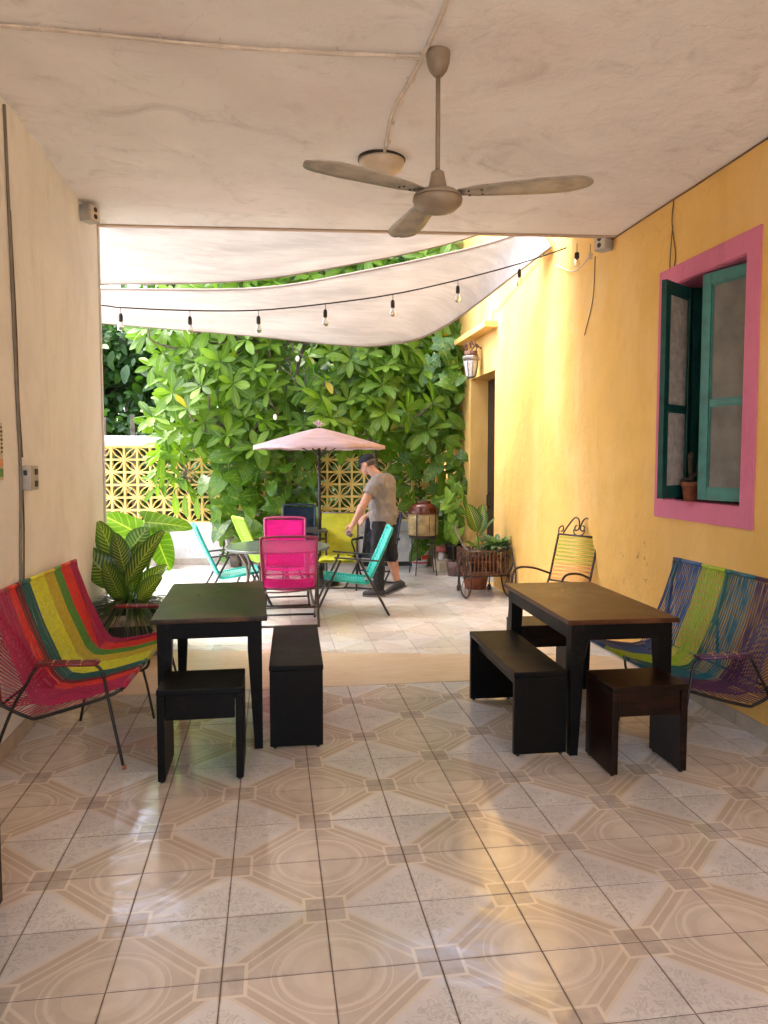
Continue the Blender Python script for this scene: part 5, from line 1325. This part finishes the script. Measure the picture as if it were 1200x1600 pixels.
for k, (p, d, n, L_, W_) in enumerate([((-1.07, 7.08, .88), (-.8, 0, .50), (.25, -.9, .45), .50, .34), ((-1.10, 6.95, 1.06), (1, -.05, -.06), (-.05, -.75, .7), .40, .27), ((-1.01, 6.96, .92), (.32, -.1, -.85), (.1, -1, .15), .31, .28)]):
    single_leaf(t, eo, p, d, n, leaf_geo(L_, W_, 'heart', 10, .08, .12, .05, k + 3, 3), 'lf_big')
    MB().tube(smooth_path([Vector((-1.12, 6.78, .33)) - Vector(eo), Vector((-1.08, 6.85, .65)) - Vector(eo), Vector(p) - Vector(eo)], 4), .011, 6).build('stalk', 'lf_bright', t)
t = thing('spider_plant', 'dark mop of narrow arching blades spilling from the wooden crate', 'plant', po)
L = Leaves(t, 'lf_grass', [leaf_geo(l_, .024, 'blade', 8, .2, dr, .0, s, 1) for s, (l_, dr) in enumerate(((.38, .9), (.32, 1.3), (.42, 1.1), (.26, .7)))], 0, po)
for k in range(420):
    a = random.uniform(0, 6.283); r = random.uniform(0, .15); d = Vector((math.cos(a), math.sin(a), random.uniform(.25, 1.1)))
    L.put(frame((-1.17 + r * math.cos(a), 6.58 + r * math.sin(a), .36 + random.uniform(0, .08)), d, Vector((0, 0, 1)), 0), random.uniform(.7, 1.1), False)
L.done('blades')

# ------------------------------------------------------------------ plant cart
co_ = (2.47, 8.82, 0)
t = thing('plant_cart', 'rusty brown wheeled tea-cart planter with slatted basket in front of the doorway', 'plant cart', co_, R(3))
def wheel(x, y, r, nm='wheel', ns=8):
    w = MB(); pts = arc((x, y, r), r - .008, 0, 2 * math.pi, 40, (0, 1, 0), (0, 0, 1))[:-1]; w.tube(pts, .0105, 8, close=True); o = w.build(nm, 'iron_brown', t)
    h = MB(); h.lathe([(.022, -.018), (.022, .018)], (x, y, r), 12, rot=Matrix.Rotation(R(90), 3, 'Y')); link('hub', h.mesh('hub'), 'iron_brown', o)
    for k in range(ns): a = 2 * math.pi * k / ns; s = MB(); s.tube([(x, y + .02 * math.cos(a), r + .02 * math.sin(a)), (x, y + (r - .01) * math.cos(a), r + (r - .01) * math.sin(a))], .004, 5); link('spoke', s.mesh('spoke'), 'iron_brown', o)
wheel(-.265, -.16, .25); wheel(.265, -.16, .25)
for x in (-.20, .20):
    MB().tube([(x, .30, .30), (x, .33, .12), (x, .33, .07)], .008, 6).build('caster_leg', 'iron_brown', t)
    MB().lathe([(.036, -.012), (.040, 0), (.036, .012)], (x, .33, .04), 14, rot=Matrix.Rotation(R(90), 3, 'Y')).build('caster', 'dark', t)
MB().tube([(-.28, -.16, .25), (.28, -.16, .25)], .009, 8).build('axle', 'iron_brown', t)
MB().cbox((0, .06, .275), (.46, .52, .02), .005).build('tray', 'rust', t)
for z in (.30, .42, .545): MB().tube([(-.22, -.19, z), (.22, -.19, z), (.22, .31, z), (-.22, .31, z)], .008, 6, close=True).build('basket_rail', 'rust', t)
for k in range(10):
    x = -.21 + k * .0467; MB().cbox((x, -.195, .42), (.017, .008, .26), .002).build('slat', 'rust', t); MB().cbox((x, .315, .42), (.017, .008, .26), .002).build('slat', 'rust', t)
for k in range(10):
    y = -.16 + k * .05; MB().cbox((-.226, y, .42), (.008, .017, .26), .002).build('slat', 'rust', t); MB().cbox((.226, y, .42), (.008, .017, .26), .002).build('slat', 'rust', t)
for s in (-1, 1): MB().tube(smooth_path([(s * .235, -.20, .56), (s * .24, -.25, .60), (s * .25, -.3, .58), (s * .27, -.30, .42), (s * .265, -.2, .3)], 4), .010, 6).build('bracket', 'iron_brown', t)
MB().tube(smooth_path([(-.10, -.21, .55), (-.24, -.22, .56), (-.29, -.15, .62), (-.315, -.02, .74), (-.33, .05, .83)], 5), [.012] * 21, 8).build('handle', 'bark', t)
MB().tube(smooth_path([(-.31, -.04, .71), (-.34, -.03, .76), (-.36, .0, .80)], 4), .009, 6).build('handle_fork', 'bark', t)
MB().tube(smooth_path([(.10, -.20, .55), (.25, -.15, .58), (.28, .05, .60), (.2, .3, .56)], 4), .010, 6).build('rim_branch', 'iron_brown', t)
ct = thing('terracotta_pot', 'terracotta pot standing on the floor under the plant cart', 'plant pot', (2.52, 9.32, 0))
MB().lathe([(.13, 0), (.17, .20), (.18, .205), (.18, .245), (.16, .245), (.15, .2), (0, .19)], n=24).build('pot', 'terracotta', ct)
for k, (x, y, lb) in enumerate([(2.40, 8.84, 'brown-grey clay pot inside the cart basket, left side'), (2.60, 8.90, 'brown-grey clay pot inside the cart basket, right side')]):
    q = thing('clay_pot', lb, 'plant pot', (x, y, .286)); MB().lathe([(.07, 0), (.095, .17), (.103, .172), (.103, .20), (.09, .2), (.085, .17), (0, .165)], n=20).build('pot', 'terracotta' if k else 'brown_pot', q); MB().lathe([(.085, .172), (0, .185)], n=14).build('soil', 'soil', q)
t = thing('dumb_cane', 'young dumb cane with two upright pale-centred leaves in the cart', 'plant', (2.42, 8.86, .46)); o = (2.42, 8.86, .46)
MB().tube(smooth_path([(0, 0, 0), (.01, 0, .15), (-.01, 0, .28)], 4), .010, 6).build('stem', 'lf_bright', t)
for k, (p, d, n, L_, W_) in enumerate([((2.41, 8.86, .76), (-.30, 0, 1), (.15, -1, .1), .34, .21), ((2.44, 8.86, .74), (.08, 0, 1), (-.4, -.9, .1), .34, .18), ((2.44, 8.87, .70), (.75, .1, 1), (-.6, -.5, .4), .30, .05), ((2.40, 8.86, .56), (-.7, -.3, .5), (0, -.5, .8), .18, .09), ((2.45, 8.84, .56), (.5, -.5, .4), (0, -.5, .8), .18, .09)]):
    single_leaf(t, o, p, d, n, DL(L_, W_, k, .15), 'lf_dieff')
for k in range(18): single_leaf(t, o, (2.38 + random.gauss(0, .05), 8.86 + random.gauss(0, .05), .50 + random.uniform(0, .14)), (random.gauss(0, .7), random.gauss(0, .7), .7), (0, 0, 1), leaf_geo(.10, .03, 'lance', 4, .1, .4, 0, k), 'lf_bright')
t = thing('leafy_pot_plant', 'bushy grey-green leafed plant spilling over the right side of the cart', 'plant', (2.61, 8.88, .46)); o = (2.61, 8.88, .46)
L = Leaves(t, 'lf_silver', [leaf_geo(.19, .085, 'ellip', 6, .15, dr, .06, s) for s, dr in ((1, .2), (2, .4), (3, .55))], 200, o)
for k in range(62):
    a = random.uniform(0, 6.283); e = random.uniform(.0, 1.0); d = Vector((math.cos(a) * (1 - e * .5), math.sin(a) * (1 - e * .5), e * .9 - .15))
    L.put(frame(Vector((2.63, 8.86, .52)) + d * random.uniform(.04, .12) + Vector((.03, 0, .02)), d, Vector((0, -.2, 1)) + d * .2, 0), random.uniform(.7, 1.15))
t_roots = MB()
for k in range(40): a = Vector((2.40 + random.gauss(0, .06), 8.80 + random.gauss(0, .05), .50 + random.uniform(0, .05))); t_roots.tube([a - Vector(o), a + rnd_unit() * .05 - Vector(o), a + rnd_unit() * .08 - Vector(o)], .004, 4)
stuff(t_roots.build('dry_stems', 'bark', t))

# cactus pot on the window sill
t = thing('cactus_pot', 'small terracotta pot with crooked brown cactus on the pink window sill', 'potted plant', (XR + .05, 4.90, WIN[2] + .006))
t.scale = (1.2, 1.2, 1.2)
MB().lathe([(.034, 0), (.044, .08), (.050, .082), (.050, .108), (.043, .108), (.041, .08), (0, .08)], n=20).build('pot', 'terracotta', t)
m = MB(); m.tube(smooth_path([(0, 0, .08), (.01, .005, .15), (-.005, -.005, .20), (.0, .0, .25)], 5), .016, 8); m.ball((0, 0, .255), (.020, .020, .024), 8, 6)
m.tube(smooth_path([(0, 0, .14), (.03, -.02, .16), (.035, -.02, .21)], 4), .011, 7); m.tube(smooth_path([(0, 0, .12), (-.025, .02, .12), (-.04, .02, .10)], 4), .012, 7); m.build('cactus', 'bark_dark', t)

# ------------------------------------------------------------------ the walking man
def remeshed(name, parts, voxel, mat, parent, smooth=4, extra=None):
    """parts: ('c', p0, r0, p1, r1) tapered limbs, ('e', centre, radii, Rz) ellipsoids -> ONE continuous skin"""
    m = MB()
    for q in parts:
        if q[0] == 'c':
            p0, r0, p1, r1 = Vector(q[1]), q[2], Vector(q[3]), q[4]; n = 8; m.ball(p0, r0, 14, 10); m.ball(p1, r1, 14, 10)
            m.tube([lerp(p0, p1, i / n) for i in range(n + 1)], [r0 + (r1 - r0) * i / n for i in range(n + 1)], 14)
        else:
            b = MB(); b.ball((0, 0, 0), q[2], 20, 14); rot = q[3] if len(q) > 3 else Matrix.Identity(3)
            m.add([rot @ Vector(v) + Vector(q[1]) for v in b.v], b.f, True)
    o = bpy.data.objects.new(name, m.mesh(name)); C.objects.link(o)
    r = o.modifiers.new('r', 'REMESH'); r.mode = 'VOXEL'; r.voxel_size = voxel; r.use_smooth_shade = True
    s = o.modifiers.new('s', 'SMOOTH'); s.factor = .5; s.iterations = smooth
    dg = bpy.context.evaluated_depsgraph_get(); me = bpy.data.meshes.new_from_object(o.evaluated_get(dg)); me.name = name
    bpy.data.objects.remove(o)
    me.materials.clear(); me.materials.append(M[mat])
    if extra: extra(me)
    me.polygons.foreach_set('use_smooth', [True] * len(me.polygons))
    return link(name, me, None, parent)
mo = Vector((1.25, 8.95, 0))
man = thing('person', 'man in a black cap, taupe t-shirt and dark shorts walking left with head bowed', 'person', mo)
q = lambda x, y, z: Vector((x, y, z)) - mo
F_ = Vector((-.85, .53, 0)).normalized(); Lf = Vector((F_.y * -1, F_.x, 0))   # left side of the body
rz_ = math.atan2(Lf.y, Lf.x); RB = Matrix.Rotation(rz_, 3, 'Z')                # ellipsoid x axis along the shoulders
shC = q(1.27, 8.95, 1.355); hip = q(1.30, 8.95, .86)
shL, shR = shC + Lf * .175, shC - Lf * .175
elL, wrL = q(1.03, 8.72, 1.10), q(.915, 8.74, .875); elR, wrR = q(1.34, 9.16, 1.09), q(1.13, 9.24, .93)
hipL, hipR = hip + Lf * .09, hip - Lf * .09
knL, anL = q(1.215, 8.86, .46), q(1.235, 8.88, .085); knR, anR = q(1.385, 9.0, .455), q(1.475, 8.97, .135)
hd = q(1.115, 9.02, 1.555); tilt = Matrix.Rotation(rz_, 3, 'Z') @ Matrix.Rotation(R(-24), 3, 'X')   # nod forward
# in head frame: x = left, y = back (towards -facing), z up
hy = -1 if (RB @ Vector((0, 1, 0))).dot(F_) > 0 else 1      # sign that turns +y to the back of the head
H_ = lambda x, y, z: hd + (Matrix.Rotation(rz_, 3, 'Z') @ (Matrix.Rotation(R(24 if hy < 0 else -24) * -1, 3, 'X') @ Vector((x, y * hy * -1 * -1, z))))
def Hp(l, f, u):       # left, forward, up in the bowed head's frame
    nod = R(26); f2 = f * math.cos(nod) + u * math.sin(nod); u2 = -f * math.sin(nod) + u * math.cos(nod)
    return hd + Lf * l + F_ * f2 + Vector((0, 0, 1)) * u2
HR = Matrix((Lf, F_ * math.cos(R(26)) + Vector((0, 0, -math.sin(R(26)))), F_ * math.sin(R(26)) + Vector((0, 0, math.cos(R(26)))))).transposed()
body = [('e', shC + Vector((0, 0, -.11)) - F_ * .01, (.175, .125, .19), RB), ('e', lerp(shC, hip, .55), (.165, .145, .20), RB), ('e', hip, (.165, .125, .13), RB),
        ('c', shC + F_ * .02 + Vector((0, 0, .04)), .062, hd + Vector((.03, -.02, -.05)), .055),
        ('e', Hp(0, -.01, .025), (.073, .092, .085), HR), ('e', Hp(0, .03, -.045), (.057, .065, .060), HR), ('e', Hp(0, .062, -.085), (.030, .028, .024), HR),
        ('c', Hp(0, .090, .0), .010, Hp(0, .108, -.032), .013), ('e', Hp(.076, -.012, -.012), (.010, .020, .030), HR), ('e', Hp(-.076, -.012, -.012), (.010, .020, .030), HR),
        ('e', Hp(.03, .080, .018), (.018, .012, .009), HR), ('e', Hp(-.03, .080, .018), (.018, .012, .009), HR), ('e', Hp(0, .090, -.060), (.022, .010, .007), HR),
        ('c', shL, .062, elL, .047), ('c', elL, .046, wrL, .029), ('c', lerp(elL, wrL, .15), .050, lerp(elL, wrL, .45), .043), ('c', shR, .062, elR, .047), ('c', elR, .046, wrR, .029),
        ('c', hipL, .092, knL, .060), ('c', knL, .058, anL, .036), ('c', lerp(knL, anL, .2), .064, lerp(knL, anL, .45), .056), ('c', hipR, .092, knR, .062), ('c', knR, .060, anR, .038), ('c', lerp(knR, anR, .2) + Vector((.012, 0, 0)), .066, lerp(knR, anR, .48) + Vector((.008, 0, 0)), .055),
        ('c', anL, .036, anL + F_ * .10 + Vector((0, 0, -.045)), .030), ('c', anR, .038, anR + F_ * .08 + Vector((0, 0, -.085)), .030)]
def hand(wr, d, back, side):
    """palm, four unequal bent fingers and a thumb"""
    d = d.normalized(); side = (side - d * side.dot(d)).normalized(); n = d.cross(side).normalized() * back; o = []
    o.append(('c', wr, .026, wr + d * .045, .025)); o.append(('e', wr + d * .055, (.036, .014, .044), Matrix((side, n, d)).transposed()))
    for k, (off, L_) in enumerate(((-.028, .060), (-.010, .070), (.009, .066), (.027, .052))):
        a = wr + d * .085 + side * off; b = a + d * L_ * .45 + n * L_ * .15; c = b + d * L_ * .25 + n * L_ * .38; e = c + n * L_ * .22 - d * .004
        o += [('c', wr + d * .05 + side * off * .9, .0100, a, .0098), ('c', a, .0096, b, .0088), ('c', b, .0088, c, .0080), ('c', c, .0080, e, .0072)]
    a = wr + d * .025 - side * .030; b = a + d * .035 - side * .016 + n * .012; c = b + d * .028 + n * .018 + side * .004
    return o + [('c', a, .0130, b, .0110), ('c', b, .0110, c, .0090)]
body += hand(wrL, Vector((-.45, .1, -.85)), 1, F_ * -1); body += hand(wrR, Vector((-.7, -.1, -.6)), -1, F_ * -1)
remeshed('body', body, .0062, 'skin', man, 3)
# shirt: torso shell with sleeves, hem and neckline cut clean
shirt = [('e', shC + Vector((0, 0, -.105)) - F_ * .018, (.205, .150, .20), RB), ('e', lerp(shC, hip, .45), (.190, .165, .26), RB), ('e', lerp(shC, hip, .78), (.196, .168, .20), RB), ('e', hip + Vector((0, 0, -.02)), (.192, .155, .14), RB),
         ('c', shC + Lf * .13 + Vector((0, 0, .005)), .080, shL + Vector((0, 0, -.01)), .080), ('c', shL, .080, lerp(shL, elL, .66), .077), ('c', shC - Lf * .13, .080, shR, .080), ('c', shR, .080, lerp(shR, elR, .62), .074),
         ('c', shC + Vector((0, 0, .0)), .088, shC + F_ * .015 + Vector((0, 0, .055)), .070), ('c', shC - Lf * .12 - F_ * .03, .10, shC + Lf * .12 - F_ * .03, .10)]
def cut(me, tests, ripple=0):
    b = bmesh.new(); b.from_mesh(me)
    for co, no in tests: bmesh.ops.bisect_plane(b, geom=list(b.verts) + list(b.edges) + list(b.faces), plane_co=co, plane_no=no, clear_outer=True)
    for v in b.verts:
        p = v.co; k = mnoise.noise(Vector((p.x * 7, p.y * 7, p.z * 9))) * .012 + abs(mnoise.noise(Vector((p.x * 13 + p.z * 9, p.y * 13, p.z * 6 - p.x * 8)))) * -.016
        if ripple: v.co = p + v.normal * k * ripple
    b.to_mesh(me); b.free()
eD = (elL - shL).normalized()
def shirt_cut(me):
    cut(me, [(q(1.25, 8.95, .782), Vector((.06, 0, -1))), (shC + Vector((0, 0, .088)) + F_ * .0, (Vector((0, 0, 1)) + F_ * .35))], 1.3)
    b = bmesh.new(); b.from_mesh(me); dele = []
    for v in b.verts:
        for s, e in ((shL, elL), (shR, elR)):
            D = (e - s); tt = (v.co - s).dot(D) / D.length_squared
            if tt > .60 and (v.co - s - D * tt).length < .10 and (v.co - hip).length > .1 and (v.co - lerp(s, e, .66)).length < .13: dele.append(v)
    bmesh.ops.delete(b, geom=list(set(dele)), context='VERTS'); b.to_mesh(me); b.free()
o = remeshed('t_shirt', shirt, .010, 'shirt', man, 5, shirt_cut); solidify(o, .004)
shorts = [('e', hip + Vector((0, 0, .0)), (.180, .142, .14), RB), ('c', hipL, .112, knL + Vector((0, 0, -.005)), .092), ('c', hipR, .112, knR + Vector((.0, 0, -.0)), .092), ('e', hip - F_ * .03 + Vector((0, 0, -.04)), (.165, .13, .12), RB), ('c', lerp(hipR, knR, .8), .095, knR + Vector((.0, 0, -.02)), .094)]
o = remeshed('shorts', shorts, .010, 'shorts', man, 5, lambda me: cut(me, [(q(1.25, 8.95, .415), Vector((-.05, 0, -1))), (q(1.25, 8.95, .90), Vector((0, 0, 1)))], 1.2)); solidify(o, .004)
leg = [('c', knL + Vector((0, 0, .05)), .084, anL + Vector((0, 0, .02)), .070)]
o = remeshed('long_leg_cover', leg, .009, 'shorts', man, 4, lambda me: cut(me, [(q(1.25, 8.95, .068), Vector((0, 0, -1)))], 1.2)); o['label'] = 'black trouser leg reaching the shoe on his left leg'; solidify(o, .003)
# cap
cap = [('e', Hp(0, -.008, .055), (.083, .103, .068), HR)]
o = remeshed('cap', cap, .006, 'cap', man, 2, lambda me: cut(me, [(Hp(0, 0, .030), -(HR @ Vector((0, -.12, 1))))], 0)); solidify(o, .004)
m = MB(); P = []
for i in range(11):
    a = -1 + i / 5; row = []
    for j in range(5): f = j / 4; row.append(Hp(a * .070 * (1 - .15 * f * abs(a)), .075 * math.sqrt(max(.02, 1 - a * a * .75)) + .002 + f * .066 * (1 - .35 * a * a), .040 - f * .016 - .020 * a * a))
    P.append(row)
solidify(m.grid(P).build('cap_peak', 'cap', man), .004)
remeshed('hair', [('e', Hp(0, -.022, .012), (.076, .086, .060), HR)], .006, 'hair', man, 1, lambda me: cut(me, [(Hp(0, .02, 0), HR @ Vector((0, 1, .25))), (Hp(0, 0, -.045), -(HR @ Vector((0, 0, 1)))), (Hp(0, 0, .05), HR @ Vector((0, 0, 1)))], 0))
for s in (-1, 1): MB().ball(Hp(s * .030, .0835, .0075), (.009, .005, .006), 8, 6).build('eye', 'dark', man)
def shoe(an, toe_dir, pitch, name='shoe'):
    d = toe_dir.normalized(); pv = Matrix((d.cross(Vector((0, 0, 1))).normalized(), d, Vector((0, 0, 1)))).transposed(); rp = pv @ Matrix.Rotation(pitch, 3, 'X')
    T = lambda x, y, z: an + rp @ Vector((x, y, z))
    o = remeshed(name, [('c', T(0, -.035, -.035), .040, T(0, .03, -.025), .044), ('c', T(0, .03, -.035), .042, T(.0, .12, -.050), .040), ('c', T(0, .12, -.050), .042, T(-.004, .165, -.055), .034), ('c', T(0, -.01, -.01), .044, T(0, 0, .008), .046)], .007, 'shoe', man, 3,
                 lambda me: cut(me, [(T(0, 0, -.068), rp @ Vector((0, 0, -1))), (T(0, 0, .028), rp @ Vector((0, -.2, 1)))], 0)); solidify(o, .003)
    m = MB(); out = [(-.036, -.07), (-.042, .0), (-.043, .09), (-.040, .15), (-.02, .195), (.01, .20), (.034, .17), (.042, .09), (.038, .0), (.034, -.07), (.0, -.085)]
    vs = [T(x, y, z) for z in (-.088, -.066) for x, y in out]; n = len(out); m.add(vs, [tuple(range(n))[::-1], tuple(range(n, 2 * n))] + [(i, (i + 1) % n, n + (i + 1) % n, n + i) for i in range(n)]); m.build('sole', 'sole', man)
shoe(q(1.235, 8.88, .090), Vector((-.95, .25, 0)), R(0)); shoe(q(1.475, 8.97, .150), Vector((-.9, .2, 0)), R(-24))
t = thing('cleaning_cloth', 'crumpled grey-blue cloth in the hand of the walking man', 'cloth', mo + wrL + Vector((-.045, .005, -.105)))
def crump(me):
    for v in me.vertices: v.co *= 1 + mnoise.noise(v.co * 45) * .55
remeshed('cloth', [('e', (0, 0, 0), (.036, .030, .030)), ('e', (.02, -.01, -.02), (.022, .02, .02))], .006, 'cloth_blue', t, 1, crump)
